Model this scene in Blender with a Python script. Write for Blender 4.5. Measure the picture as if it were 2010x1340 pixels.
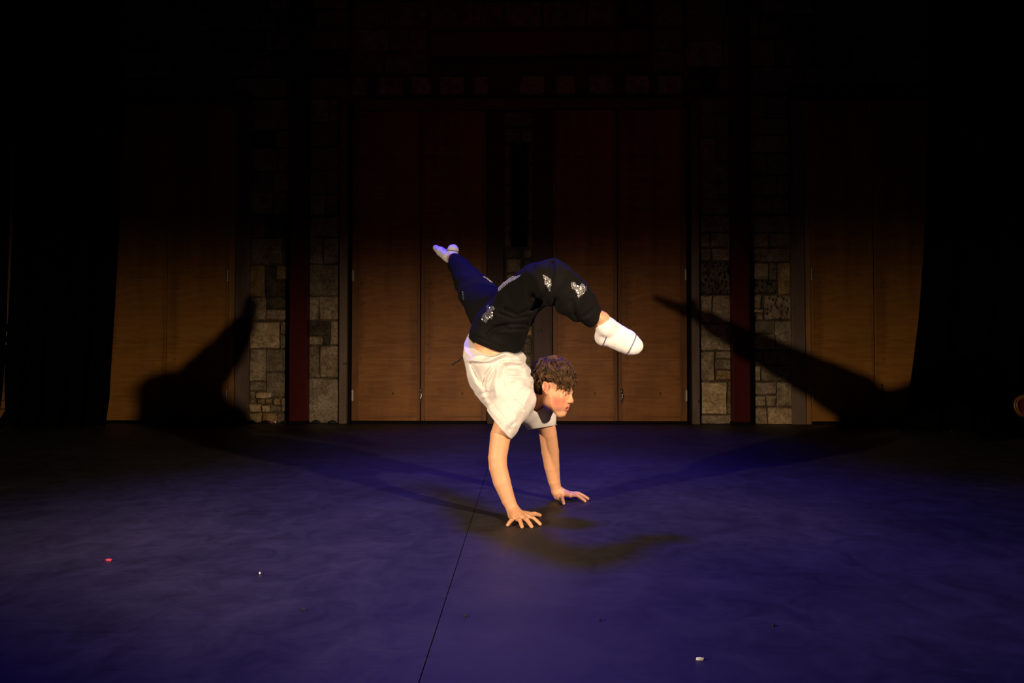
import bpy, bmesh, math, random
import numpy as np
from mathutils import Vector, Matrix
from mathutils.bvhtree import BVHTree

random.seed(7)
rng = np.random.default_rng(7)
for o in list(bpy.data.objects):
    bpy.data.objects.remove(o, do_unlink=True)
SC = bpy.context.scene
COL = SC.collection

# ------------------------------------------------------------------ camera
CAM_H, FPX, YAW, PITCH = 0.73, 1470.0, 0.019, 0.0238
cd = bpy.data.cameras.new('camera')
cd.sensor_width = 36.0
cd.lens = 36.0 * FPX / 2010.0
cd.clip_start = 0.02
cam = bpy.data.objects.new('camera', cd)
COL.objects.link(cam)
cam.location = (0, 0, CAM_H)
cam.rotation_euler = (math.pi / 2 + PITCH, 0, YAW)
SC.camera = cam
CM = cam.rotation_euler.to_matrix()


def P(px, py, Y):
    """world point on the plane y=Y that projects to photo pixel (px,py)"""
    d = CM @ Vector(((px - 1005.0) / FPX, -(py - 670.0) / FPX, -1.0))
    t = Y / d.y
    return np.array((d.x * t, Y, CAM_H + d.z * t))


def G(px, py):
    """ground point under pixel"""
    d = CM @ Vector(((px - 1005.0) / FPX, -(py - 670.0) / FPX, -1.0))
    t = -CAM_H / d.z
    return np.array((d.x * t, d.y * t, 0.0))


CMT = np.array(CM.transposed())


def proj(X, Y, Z):
    """pixel coordinates of world points (numpy)"""
    dz = Z - CAM_H
    cx = CMT[0, 0] * X + CMT[0, 1] * Y + CMT[0, 2] * dz
    cy = CMT[1, 0] * X + CMT[1, 1] * Y + CMT[1, 2] * dz
    cz = -(CMT[2, 0] * X + CMT[2, 1] * Y + CMT[2, 2] * dz)
    return 1005.0 + FPX * cx / cz, 670.0 - FPX * cy / cz


# ------------------------------------------------------------------ colour management, world
SC.view_settings.view_transform = 'Standard'
SC.view_settings.look = 'None'
SC.view_settings.gamma = 1.0
SC.view_settings.use_curve_mapping = False
SC.view_settings.exposure = 0.0
w = bpy.data.worlds.new('dark_house')
SC.world = w
w.use_nodes = True
w.node_tree.nodes['Background'].inputs[0].default_value = (0.5, 0.4, 0.4, 1)
w.node_tree.nodes['Background'].inputs[1].default_value = 0.0006


# ------------------------------------------------------------------ stage lamps
def lamp_nodes(ld, build):
    ld.use_nodes = True
    nt = ld.node_tree
    em = nt.nodes.get('Emission') or nt.nodes.new('ShaderNodeEmission')
    tc = nt.nodes.new('ShaderNodeTexCoord')
    build(nt, em, tc)


def smooth(nt, val, a, b):
    m = nt.nodes.new('ShaderNodeMapRange')
    m.interpolation_type = 'SMOOTHSTEP'
    m.clamp = True
    m.inputs['From Min'].default_value = a
    m.inputs['From Max'].default_value = b
    nt.links.new(val, m.inputs['Value'])
    return m.outputs[0]


def mathn(nt, op, a, b=None):
    m = nt.nodes.new('ShaderNodeMath')
    m.operation = op
    for i, v in enumerate((a, b)):
        if v is None:
            continue
        if isinstance(v, (int, float)):
            m.inputs[i].default_value = v
        else:
            nt.links.new(v, m.inputs[i])
    return m.outputs[0]


def front_lamp(name, loc, energy, color, side, size):
    """warm profile lamp at the stage front; its shutters are cut flat at the top
    (soft edge) and on its own side of the stage"""
    ld = bpy.data.lights.new(name, 'POINT')
    ld.energy = energy
    ld.color = color
    ld.shadow_soft_size = size
    o = bpy.data.objects.new(name, ld)
    COL.objects.link(o)
    o.location = loc

    def build(nt, em, tc):
        sep = nt.nodes.new('ShaderNodeSeparateXYZ')
        nt.links.new(tc.outputs['Normal'], sep.inputs[0])
        x, y, z = sep.outputs
        top = smooth(nt, z, LAMP_TOP[1], LAMP_TOP[0])
        bot = smooth(nt, z, LAMP_BOT[0], LAMP_BOT[1])
        az = mathn(nt, 'ARCTAN2', mathn(nt, 'MULTIPLY', x, side), y)
        inner = smooth(nt, az, math.radians(LAMP_AZ[0]), math.radians(LAMP_AZ[1]))
        outer = smooth(nt, az, math.radians(LAMP_AZ[3]), math.radians(LAMP_AZ[2]))
        s = mathn(nt, 'MULTIPLY', mathn(nt, 'MULTIPLY', top, bot), mathn(nt, 'MULTIPLY', inner, outer))
        nt.links.new(s, em.inputs['Strength'])
    lamp_nodes(ld, build)
    return o


LAMP_TOP = (-0.15, 0.100)
LAMP_BOT = (-0.56, -0.335)
LAMP_AZ = (1.0, 27.0, 62.0, 78.0)
WARM = (1.0, 0.765, 0.545)
front_lamp('stage_lamp_left', (-2.92, 0.30, 1.44), 890.0, WARM, 1.0, 0.04)
front_lamp('stage_lamp_right', (2.06, 0.83, 1.425), 730.0, WARM, -1.0, 0.04)


def spot(name, loc, target, energy, color, ang, blend, size):
    ld = bpy.data.lights.new(name, 'SPOT')
    ld.energy = energy
    ld.color = color
    ld.spot_size = math.radians(ang)
    ld.spot_blend = blend
    ld.shadow_soft_size = size
    o = bpy.data.objects.new(name, ld)
    COL.objects.link(o)
    o.location = loc
    o.rotation_euler = (Vector(target) - Vector(loc)).to_track_quat('-Z', 'Y').to_euler()
    return o


spot('overhead_blue_lamp', (-0.25, 5.2, 5.0), (0.15, 3.5, 0.0), 1350.0, (0.05, 0.022, 1.0), 66.0, 0.95, 0.30)
spot('upstage_blue_lamp', (0.2, 7.6, 5.0), (0.2, 6.5, 0.0), 540.0, (0.05, 0.022, 1.0), 56.0, 0.9, 0.20)
spot('red_wash_lamp', (0.0, 2.0, 5.2), (0.0, 8.5, 3.4), 14.0, (1.0, 0.07, 0.035), 60.0, 1.0, 0.2)


# ------------------------------------------------------------------ materials
def mat(name, color, rough=0.6, metal=0.0, spec=0.5):
    m = bpy.data.materials.new(name)
    m.use_nodes = True
    b = m.node_tree.nodes['Principled BSDF']
    b.inputs['Base Color'].default_value = (*color, 1)
    b.inputs['Roughness'].default_value = rough
    b.inputs['Metallic'].default_value = metal
    b.inputs['Specular IOR Level'].default_value = spec
    return m


def noise(nt, scale, detail=4.0, vec=None, rough=0.55, dist=0.0):
    n = nt.nodes.new('ShaderNodeTexNoise')
    n.inputs['Scale'].default_value = scale
    n.inputs['Detail'].default_value = detail
    n.inputs['Roughness'].default_value = rough
    n.inputs['Distortion'].default_value = dist
    if vec is not None:
        nt.links.new(vec, n.inputs['Vector'])
    return n.outputs['Fac']


def coord(nt, scale=(1, 1, 1), kind='Object', loc=(0, 0, 0)):
    tc = nt.nodes.new('ShaderNodeTexCoord')
    mp = nt.nodes.new('ShaderNodeMapping')
    mp.inputs['Scale'].default_value = scale
    mp.inputs['Location'].default_value = loc
    nt.links.new(tc.outputs[kind], mp.inputs['Vector'])
    return mp.outputs[0]


def ramp(nt, fac, stops):
    r = nt.nodes.new('ShaderNodeValToRGB')
    e = r.color_ramp.elements
    while len(e) < len(stops):
        e.new(0.5)
    for k, (p, c) in enumerate(stops):
        e[k].position = p
        e[k].color = (*c, 1) if len(c) == 3 else c
    nt.links.new(fac, r.inputs[0])
    return r.outputs[0]


def mix(nt, fac, a, b, mode='MIX'):
    m = nt.nodes.new('ShaderNodeMix')
    m.data_type = 'RGBA'
    m.blend_type = mode
    for sock, v in ((m.inputs[0], fac), (m.inputs[6], a), (m.inputs[7], b)):
        if isinstance(v, (int, float)):
            sock.default_value = v
        elif isinstance(v, tuple):
            sock.default_value = (*v, 1)
        else:
            nt.links.new(v, sock)
    return m.outputs[2]


def bump(nt, height, strength, dist, bsdf):
    b = nt.nodes.new('ShaderNodeBump')
    b.inputs['Strength'].default_value = strength
    b.inputs['Distance'].default_value = dist
    nt.links.new(height, b.inputs['Height'])
    nt.links.new(b.outputs[0], bsdf.inputs['Normal'])


def wood(name, dark, light, rough=0.55, grain=(1.2, 6.0, 9.0), stain=0.6):
    m = mat(name, light, rough, spec=0.3)
    nt = m.node_tree
    b = nt.nodes['Principled BSDF']
    v = coord(nt, grain)
    g1 = noise(nt, 2.2, 6, v, 0.6, 1.2)
    c = ramp(nt, g1, [(0.25, dark), (0.72, light)])
    v2 = coord(nt, (1, 1, 0.5))
    s = noise(nt, 1.7, 5, v2, 0.6)
    st = ramp(nt, s, [(0.30, (0.45, 0.42, 0.40)), (0.55, (1, 1, 1))])
    c = mix(nt, stain, c, st, 'MULTIPLY')
    sp = noise(nt, 16.0, 2, coord(nt, (1, 1, 0.8)))
    spots = ramp(nt, sp, [(0.268, (0.12, 0.10, 0.09)), (0.305, (1, 1, 1))])
    c = mix(nt, 0.8, c, spots, 'MULTIPLY')
    vs = noise(nt, 1.3, 4, coord(nt, (3.2, 1, 0.30), loc=(0.7, 0, 0.2)), 0.55)
    c = mix(nt, 0.55, c, ramp(nt, vs, [(0.34, (0.42, 0.36, 0.33)), (0.52, (1, 1, 1))]), 'MULTIPLY')
    nt.links.new(c, b.inputs['Base Color'])
    bump(nt, g1, 0.12, 0.004, b)
    return m


def stone_mat(name, c0, c1, rough=0.9, bscale=30.0, bstr=0.6, pits=False):
    m = mat(name, c0, rough, spec=0.2)
    nt = m.node_tree
    b = nt.nodes['Principled BSDF']
    v = coord(nt)
    n1 = noise(nt, 7.0, 8, v, 0.62)
    c = ramp(nt, n1, [(0.36, c0), (0.64, c1)])
    n2 = noise(nt, bscale, 6, v, 0.7)
    c = mix(nt, 0.75, c, ramp(nt, n2, [(0.34, (0.30, 0.27, 0.23)), (0.58, (1.15, 1.15, 1.15))]), 'MULTIPLY')
    h = n2
    if pits:
        vo = nt.nodes.new('ShaderNodeTexVoronoi')
        vo.inputs['Scale'].default_value = 26.0
        nt.links.new(coord(nt, (1, 1, 0.75)), vo.inputs['Vector'])
        h = ramp(nt, vo.outputs['Distance'], [(0.1, (0, 0, 0)), (0.5, (1, 1, 1))])
        c = mix(nt, 0.75, c, ramp(nt, vo.outputs['Distance'], [(0.12, (0.10, 0.09, 0.08)), (0.42, (1, 1, 1))]), 'MULTIPLY')
    nt.links.new(c, b.inputs['Base Color'])
    bump(nt, h, bstr, 0.025 if pits else 0.022, b)
    return m


M = {}
M['door'] = wood('plywood', (0.225, 0.083, 0.020), (0.40, 0.164, 0.040), 0.6, (1.0, 5.0, 8.0))
M['door_side'] = wood('yellowed plywood', (0.30, 0.118, 0.019), (0.49, 0.215, 0.036), 0.6, (1.0, 5.0, 8.0))
M['stile'] = wood('door stile timber', (0.16, 0.062, 0.018), (0.27, 0.115, 0.033), 0.55, (9.0, 6.0, 1.0), 0.4)
M['edge'] = wood('pale jamb timber', (0.32, 0.15, 0.045), (0.46, 0.235, 0.075), 0.5, (9.0, 6.0, 1.0), 0.4)
M['jamb'] = wood('grey brown painted jamb', (0.17, 0.112, 0.075), (0.235, 0.16, 0.11), 0.6, (9.0, 6.0, 1.0), 0.4)
M['darkjamb'] = wood('dark stained jamb', (0.045, 0.020, 0.011), (0.085, 0.040, 0.020), 0.55, (9.0, 6.0, 1.0), 0.4)
M['lintel'] = wood('red brown lintel timber', (0.15, 0.06, 0.03), (0.26, 0.11, 0.05), 0.6, (1.0, 6.0, 9.0), 0.5)
M['black'] = mat('black paint', (0.006, 0.005, 0.005), 0.8, spec=0.1)
M['post'] = wood('dark red paint', (0.066, 0.004, 0.0025), (0.090, 0.006, 0.0035), 0.5, (8.0, 6.0, 1.2), 0.35)
M['mortar'] = stone_mat('mortar', (0.085, 0.063, 0.034), (0.16, 0.122, 0.07), 0.95, 55.0, 0.7)
M['st_a'] = stone_mat('grey brown stone', (0.24, 0.178, 0.098), (0.5, 0.38, 0.225))
M['st_b'] = stone_mat('dim grey stone', (0.17, 0.128, 0.075), (0.35, 0.27, 0.168))
M['st_c'] = stone_mat('pale sandstone', (0.48, 0.33, 0.15), (0.78, 0.58, 0.33))
M['st_d'] = stone_mat('ochre stone', (0.31, 0.19, 0.066), (0.52, 0.345, 0.14))
M['st_e'] = stone_mat('very dark stone', (0.045, 0.036, 0.022), (0.15, 0.115, 0.065))  # darkest tone, for single stones
M['st_p'] = stone_mat('pitted dark stone', (0.08, 0.062, 0.04), (0.20, 0.155, 0.10), pits=True, bstr=1.0)
M['st_q'] = stone_mat('pitted pale stone', (0.28, 0.19, 0.12), (0.44, 0.32, 0.20), pits=True, bstr=0.8)
M['st_r'] = stone_mat('rough hammered stone', (0.3, 0.22, 0.135), (0.6, 0.46, 0.31), bscale=42.0, bstr=1.0)
M['steel'] = mat('bright steel', (0.75, 0.70, 0.62), 0.25, 1.0)
M['dullsteel'] = mat('dull steel', (0.38, 0.33, 0.28), 0.45, 0.8)
M['plate'] = mat('tarnished plate', (0.055, 0.045, 0.04), 0.6, 0.3)
M['curtain'] = mat('black serge', (0.0016, 0.0013, 0.0013), 0.95, spec=0.05)
M['white'] = mat('white scrap', (0.8, 0.78, 0.75), 0.6)
M['redscrap'] = mat('red scrap', (0.75, 0.03, 0.09), 0.5)
M['blackscrap'] = mat('black scrap', (0.008, 0.008, 0.008), 0.7)


def floor_material():
    m = mat('black stage paint', (0.04, 0.037, 0.04), 0.55, spec=0.25)
    nt = m.node_tree
    b = nt.nodes['Principled BSDF']
    v = coord(nt)
    big = noise(nt, 1.1, 5, v, 0.6, 0.6)
    c = ramp(nt, big, [(0.30, (0.0150, 0.0128, 0.0142)), (0.70, (0.0355, 0.0305, 0.0335))])
    mid = noise(nt, 6.0, 6, coord(nt, (1.2, 1.0, 1)), 0.68, 0.8)
    c = mix(nt, 0.6, c, ramp(nt, mid, [(0.33, (0.55, 0.55, 0.55)), (0.66, (1.25, 1.25, 1.25))]), 'MULTIPLY')
    fine = noise(nt, 110.0, 3, v, 0.7)
    dust = ramp(nt, fine, [(0.70, (0, 0, 0)), (0.80, (0.22, 0.21, 0.22))])
    patch = ramp(nt, noise(nt, 2.3, 4, coord(nt, loc=(3.1, 1.7, 0))), [(0.52, (0, 0, 0)), (0.72, (1, 1, 1))])
    c = mix(nt, patch, c, mix(nt, 1.0, c, dust, 'ADD'))
    # scuffs: thin stretched streaks
    sc = noise(nt, 5.0, 3, coord(nt, (0.7, 9.0, 1), loc=(2, 5, 0)), 0.5, 2.0)
    c = mix(nt, 0.7, c, ramp(nt, sc, [(0.30, (0.7, 0.7, 0.7)), (0.40, (1, 1, 1)), (0.66, (1, 1, 1)), (0.76, (1.7, 1.7, 1.7))]), 'MULTIPLY')
    nt.links.new(c, b.inputs['Base Color'])
    rr = ramp(nt, mid, [(0.3, (0.48, 0.48, 0.48)), (0.7, (0.68, 0.68, 0.68))])
    nt.links.new(rr, b.inputs['Roughness'])
    bump(nt, noise(nt, 40.0, 5, v, 0.6), 0.12, 0.004, b)
    return m


M['floor'] = floor_material()


def attr_mix(m, base, name, col):
    """base colour -> col where vertex attribute `name` is 1"""
    nt = m.node_tree
    at = nt.nodes.new('ShaderNodeAttribute')
    at.attribute_name = name
    return mix(nt, at.outputs['Fac'], base, col)


def skin_material():
    m = mat('skin', (0.68, 0.35, 0.19), 0.5, spec=0.35)
    nt = m.node_tree
    b = nt.nodes['Principled BSDF']
    c = mix(nt, noise(nt, 18.0, 4, coord(nt), 0.6), (0.64, 0.315, 0.165), (0.74, 0.39, 0.215))
    for nm, col in (('blush', (0.56, 0.115, 0.085)), ('lip', (0.50, 0.115, 0.095)), ('brow', (0.08, 0.035, 0.018)), ('nail', (0.74, 0.42, 0.32))):
        c = attr_mix(m, c, nm, col)
    nt.links.new(c, b.inputs['Base Color'])
    b.inputs['Subsurface Weight'].default_value = 0.12
    b.inputs['Subsurface Radius'].default_value = (0.008, 0.003, 0.0015)
    b.inputs['Subsurface Scale'].default_value = 1.0
    bump(nt, noise(nt, 240.0, 3, coord(nt)), 0.05, 0.001, b)
    return m


M['skin'] = skin_material()


def cloth(name, col, rough, weave, bstr, sheen=0.0):
    m = mat(name, col, rough, spec=0.15)
    nt = m.node_tree
    b = nt.nodes['Principled BSDF']
    n = noise(nt, weave, 3, coord(nt))
    n2 = noise(nt, 14.0, 4, coord(nt))
    c = mix(nt, 0.25, col, ramp(nt, n2, [(0.3, tuple(x * 0.75 for x in col)), (0.7, tuple(min(1, x * 1.15) for x in col))]))
    nt.links.new(c, b.inputs['Base Color'])
    b.inputs['Sheen Weight'].default_value = sheen
    bump(nt, n, bstr, 0.002, b)
    return m, c


M['shirt'], _ = cloth('cream cotton jersey', (0.68, 0.635, 0.585), 0.85, 300.0, 0.12)
M['trousers'], _ = cloth('black fleece', (0.0042, 0.0033, 0.0026), 0.9, 220.0, 0.15, 0.0)
M['sock'], _c = cloth('white ribbed cotton', (0.80, 0.76, 0.72), 0.9, 260.0, 0.25)
M['sock'].node_tree.links.new(attr_mix(M['sock'], _c, 'stripe', (0.05, 0.04, 0.16)), M['sock'].node_tree.nodes['Principled BSDF'].inputs['Base Color'])
M['sequin_soft'] = mat('satin sequin', (0.70, 0.68, 0.68), 0.4, 0.2)
M['sequin'] = mat('silver sequin', (0.74, 0.71, 0.67), 0.26, 0.85)
M['cord'] = mat('black cord', (0.012, 0.01, 0.01), 0.8)
M['eye'] = mat('eye white', (0.78, 0.74, 0.70), 0.15)
M['iris'] = mat('dark iris', (0.03, 0.02, 0.014), 0.1)


def hair_material():
    m = mat('brown hair', (0.085, 0.042, 0.018), 0.5, spec=0.3)
    nt = m.node_tree
    b = nt.nodes['Principled BSDF']
    n = noise(nt, 38.0, 3, coord(nt), 0.6)
    nt.links.new(ramp(nt, n, [(0.3, (0.024, 0.011, 0.004)), (0.52, (0.085, 0.041, 0.014)), (0.72, (0.21, 0.108, 0.036))]), b.inputs['Base Color'])
    return m


M['hair'] = hair_material()
M['scalp'] = mat('dark hair roots', (0.022, 0.010, 0.004), 0.85, spec=0.1)

# ------------------------------------------------------------------ object helpers
WL = {}


def wloc(o):
    return WL.get(o.name, np.zeros(3)) if o is not None else np.zeros(3)


def tag(o, label=None, cat=None, group=None, kind=None):
    if label: o['label'] = label
    if cat: o['category'] = cat
    if group: o['group'] = group
    if kind: o['kind'] = kind
    return o


def thing(name, loc, label=None, cat=None, group=None, kind=None):
    o = bpy.data.objects.new(name, None)
    o.empty_display_size = 0.05
    COL.objects.link(o)
    o.location = tuple(loc)
    WL[o.name] = np.array(loc, float)
    return tag(o, label, cat, group, kind)


def obj(name, verts, faces, m, parent=None, smooth_=False, origin=None):
    """one mesh object from world-space verts; child verts are stored relative to the parent's place"""
    verts = np.asarray(verts, float)
    base = wloc(parent) if parent is not None else (np.array(origin, float) if origin is not None else np.zeros(3))
    me = bpy.data.meshes.new(name)
    v = verts - base
    faces = faces if isinstance(faces, list) else np.asarray(faces)
    if isinstance(faces, np.ndarray):
        nf, k = faces.shape
        me.vertices.add(len(v))
        me.vertices.foreach_set('co', v.astype(np.float32).ravel())
        me.loops.add(nf * k)
        me.loops.foreach_set('vertex_index', faces.astype(np.int32).ravel())
        me.polygons.add(nf)
        me.polygons.foreach_set('loop_start', np.arange(0, nf * k, k, dtype=np.int32))
        me.update(calc_edges=True)
        me.validate()
    else:
        me.from_pydata([tuple(x) for x in v], [], faces)
    if smooth_:
        me.polygons.foreach_set('use_smooth', np.ones(len(me.polygons), bool))
    for mm in (m if isinstance(m, (list, tuple)) else [m]):
        me.materials.append(mm)
    o = bpy.data.objects.new(name, me)
    COL.objects.link(o)
    if parent is not None:
        o.parent = parent
    else:
        o.location = tuple(base)
    WL[o.name] = base
    return o


class MB:
    """collects shapes into one mesh"""
    def __init__(s):
        s.v, s.f = [], []

    def add(s, v, f):
        n = len(s.v)
        s.v += [tuple(x) for x in v]
        s.f += [tuple(i + n for i in q) for q in f]
        return s

    def box(s, x0, x1, y0, y1, z0, z1, b=0.0):
        bm = bmesh.new()
        bmesh.ops.create_cube(bm, size=1)
        for q in bm.verts:
            q.co = ((x0 + x1) / 2 + q.co.x * (x1 - x0), (y0 + y1) / 2 + q.co.y * (y1 - y0), (z0 + z1) / 2 + q.co.z * (z1 - z0))
        if b > 0:
            bmesh.ops.bevel(bm, geom=bm.edges[:], offset=b, segments=1, affect='EDGES')
        bm.verts.index_update()
        s.add([q.co[:] for q in bm.verts], [[q.index for q in f.verts] for f in bm.faces])
        bm.free()
        return s

    def tube(s, pts, rad, n=8, cap=True):
        pts = [np.array(p, float) for p in pts]
        rad = rad if isinstance(rad, (list, tuple, np.ndarray)) else [rad] * len(pts)
        t0 = pts[1] - pts[0]
        up = np.array((0, 0, 1.0)) if abs(t0[2]) < 0.9 * np.linalg.norm(t0) else np.array((1.0, 0, 0))
        vs, fs = [], []
        for i, p in enumerate(pts):
            t = pts[min(i + 1, len(pts) - 1)] - pts[max(i - 1, 0)]
            t = t / (np.linalg.norm(t) + 1e-9)
            a = np.cross(t, up); a /= np.linalg.norm(a) + 1e-9
            b = np.cross(t, a)
            up = -b if np.dot(-b, up) > 0 else b
            for k in range(n):
                an = 2 * math.pi * k / n
                vs.append(p + rad[i] * (a * math.cos(an) + b * math.sin(an)))
        for i in range(len(pts) - 1):
            for k in range(n):
                fs.append((i * n + k, i * n + (k + 1) % n, (i + 1) * n + (k + 1) % n, (i + 1) * n + k))
        if cap:
            fs.append(tuple(range(n)))
            fs.append(tuple(range((len(pts) - 1) * n, len(pts) * n))[::-1])
        return s.add(vs, fs)

    def sphere(s, c, r, u=10, v=6, sc=(1, 1, 1)):
        bm = bmesh.new()
        bmesh.ops.create_uvsphere(bm, u_segments=u, v_segments=v, radius=r)
        bm.verts.index_update()
        s.add([(c[0] + q.co.x * sc[0], c[1] + q.co.y * sc[1], c[2] + q.co.z * sc[2]) for q in bm.verts], [[q.index for q in f.verts] for f in bm.faces])
        bm.free()
        return s

    def build(s, name, m, parent=None, smooth_=False, origin=None):
        return obj(name, s.v, s.f, m, parent, smooth_, origin)


# ------------------------------------------------------------------ room shell
YW = 8.53                       # plane of the stone faces
X0, X1, ZT = -7.6, 7.8, 5.4
def WX(px, py=760, Y=YW): return P(px, py, Y)[0]
def WZ(py, px=1030, Y=YW): return P(px, py, Y)[2]

ga, gb = G(938, 980), G(822, 1340)
sd = (gb - ga) / (gb[1] - ga[1])
def seam(y): return ga[0] + sd[0] * (y - ga[1])
YF, YB = -0.6, 9.0
fl = MB().box(X0 - 0.3, X1 + 0.3, YF, YB, -0.30, -0.014).build('floor', M['black'])
tag(fl, 'black painted stage floor under blue light', kind='structure')
g = 0.0014
def prism(poly, z0, z1):
    n = len(poly)
    v = [(x, y, z0) for x, y in poly] + [(x, y, z1) for x, y in poly]
    f = [tuple(range(n))[::-1], tuple(range(n, 2 * n))] + [(i, (i + 1) % n, n + (i + 1) % n, n + i) for i in range(n)]
    return v, f
for poly in ([(X0 - 0.3, YF), (seam(YF) - g, YF), (seam(YB) - g, YB), (X0 - 0.3, YB)],
             [(seam(YF) + g, YF), (X1 + 0.3, YF), (X1 + 0.3, YB), (seam(YB) + g, YB)]):
    obj('floor_sheet', *prism(poly, -0.014, 0.0), M['floor'], fl)

# back wall: mortar slab with the slot window left open
sx0, sx1 = WX(1004, 400), WX(1035, 400)
sz0, sz1 = WZ(484), WZ(280)
wb = MB()
WF = 8.555
wb.box(X0, sx0, WF, 8.95, 0, ZT); wb.box(sx1, X1, WF, 8.95, 0, ZT)
wb.box(sx0, sx1, WF, 8.95, 0, sz0); wb.box(sx0, sx1, WF, 8.95, sz1, ZT)
wall = wb.build('wall_back', M['mortar'])
tag(wall, 'old stone back wall of the stage', kind='structure')
MB().box(sx0, sx1, 8.90, 8.95, sz0, sz1).build('slot_board', M['black'], wall)
for nm, a, b in (('wall_left', X0 - 0.3, X0), ('wall_right', X1, X1 + 0.3)):
    tag(MB().box(a, b, YF, 8.95, 0, ZT).build(nm, M['black']), 'black painted side wall in the dark', kind='structure')
tag(MB().box(X0 - 0.3, X1 + 0.3, YF, 8.95, ZT, ZT + 0.3).build('ceiling', M['black']), 'black ceiling lost in the dark', kind='structure')


def stone(x0, x1, z0, z1, m, proud=0.03, rnd=0.007, oval=False):
    n = 5
    V = []
    w_, h_ = x1 - x0, z1 - z0
    rn = min(rnd, 0.18 * min(w_, h_))
    e = min(0.012, 0.2 * min(w_, h_))
    us = [0, e / w_, 0.5, 1 - e / w_, 1]
    vs = [0, e / h_, 0.5, 1 - e / h_, 1]
    for j in range(n):
        for i in range(n):
            ring = min(i, j, n - 1 - i, n - 1 - j)
            u, v = us[i], vs[j]
            if oval:
                a, b = 2 * u - 1, 2 * v - 1
                a, b = a * math.sqrt(1 - b * b / 2), b * math.sqrt(1 - a * a / 2)
                u, v = (a + 1) / 2, (b + 1) / 2
            x = x0 + u * w_ + random.uniform(-rn, rn)
            z = z0 + v * h_ + random.uniform(-rn, rn)
            y = WF + 0.006 if ring == 0 else WF - proud + random.uniform(-0.006, 0.006) - (0.004 if ring == 2 else 0)
            V.append((x, y, max(z, 0.002)))
    F = [(j * n + i, j * n + i + 1, (j + 1) * n + i + 1, (j + 1) * n + i) for j in range(n - 1) for i in range(n - 1)]
    return obj('stone', V, F, m, wall, origin=None)


def stones_from(crop_x, crop_y, sc, rows):
    for u0, u1, v0, v1, mk in rows:
        u0, u1, v0, v1 = u0 - 2, u1 + 2, v0 - 2, v1 + 2
        ya, yb = crop_y + v0 / sc, crop_y + v1 / sc
        ym = (ya + yb) / 2
        a, b = WX(crop_x + u0 / sc, ym), WX(crop_x + u1 / sc, ym)
        za, zb = WZ(yb), WZ(ya)
        oval = mk.endswith('o')
        k = mk.rstrip('o')
        pr = {'c': 0.042, 'e': 0.018, 'b': 0.026, 'p': 0.03, 'r': 0.034}.get(k, 0.032)
        stone(a, b, za, zb, M['st_' + k], pr, oval=oval)


# the four visible stone strips, laid stone by stone (low parts as seen)
stones_from(470, 440, 3.267, [
    (75, 270, 85, 250, 'b'), (275, 318, 85, 250, 'e'), (75, 160, -60, 78, 'b'), (168, 318, -60, 78, 'e'),
    (65, 155, 258, 462, 'd'), (160, 232, 262, 462, 'e'), (238, 318, 262, 350, 'd'), (238, 318, 356, 462, 'e'),
    (68, 165, 468, 612, 'a'), (171, 318, 468, 540, 'e'), (171, 318, 545, 612, 'a'),
    (68, 250, 624, 795, 'c'), (260, 316, 626, 705, 'a'), (260, 316, 710, 795, 'b'),
    (68, 165, 802, 1006, 'a'), (171, 316, 802, 945, 'b'), (171, 316, 950, 1108, 'b'),
    (68, 165, 1012, 1070, 'b'), (100, 216, 1075, 1117, 'co'), (66, 96, 1075, 1150, 'b'),
    (118, 156, 1122, 1152, 'd'), (162, 202, 1122, 1152, 'd'), (218, 260, 1114, 1160, 'd'), (265, 316, 1114, 1205, 'a'),
    (66, 136, 1157, 1207, 'c'), (144, 190, 1164, 1207, 'c'), (196, 258, 1166, 1207, 'b'),
    (66, 138, 1214, 1276, 'c'), (144, 236, 1214, 1276, 'd'), (242, 316, 1214, 1276, 'b')])
stones_from(470, 440, 3.267, [
    (438, 637, 255, 455, 'b'), (438, 530, 80, 250, 'b'), (536, 637, 80, 250, 'b'), (438, 637, -50, 74, 'b'),
    (438, 505, 462, 612, 'a'), (510, 637, 460, 612, 'a'), (434, 576, 620, 714, 'e'), (581, 637, 620, 771, 'a'),
    (434, 530, 719, 771, 'a'), (534, 577, 719, 771, 'e'), (434, 510, 780, 984, 'b'), (515, 637, 780, 984, 'a'),
    (432, 637, 990, 1278, 'r')])
stones_from(1350, 440, 3.268, [
    (82, 145, 60, 150, 'b'), (151, 272, 60, 150, 'b'), (84, 150, 156, 236, 'b'), (158, 270, 156, 236, 'a'),
    (82, 270, 243, 452, 'p'), (80, 158, 460, 632, 'a'), (163, 276, 460, 632, 'a'),
    (80, 278, 640, 810, 'a'), (82, 172, 816, 1003, 'a'), (182, 280, 816, 860, 'a'), (182, 280, 866, 930, 'b'), (190, 280, 936, 995, 'd'),
    (88, 250, 1012, 1215, 'c'), (255, 282, 1002, 1215, 'b'), (84, 282, 1222, 1280, 'r'), (80, 272, -50, 54, 'b')])
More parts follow.
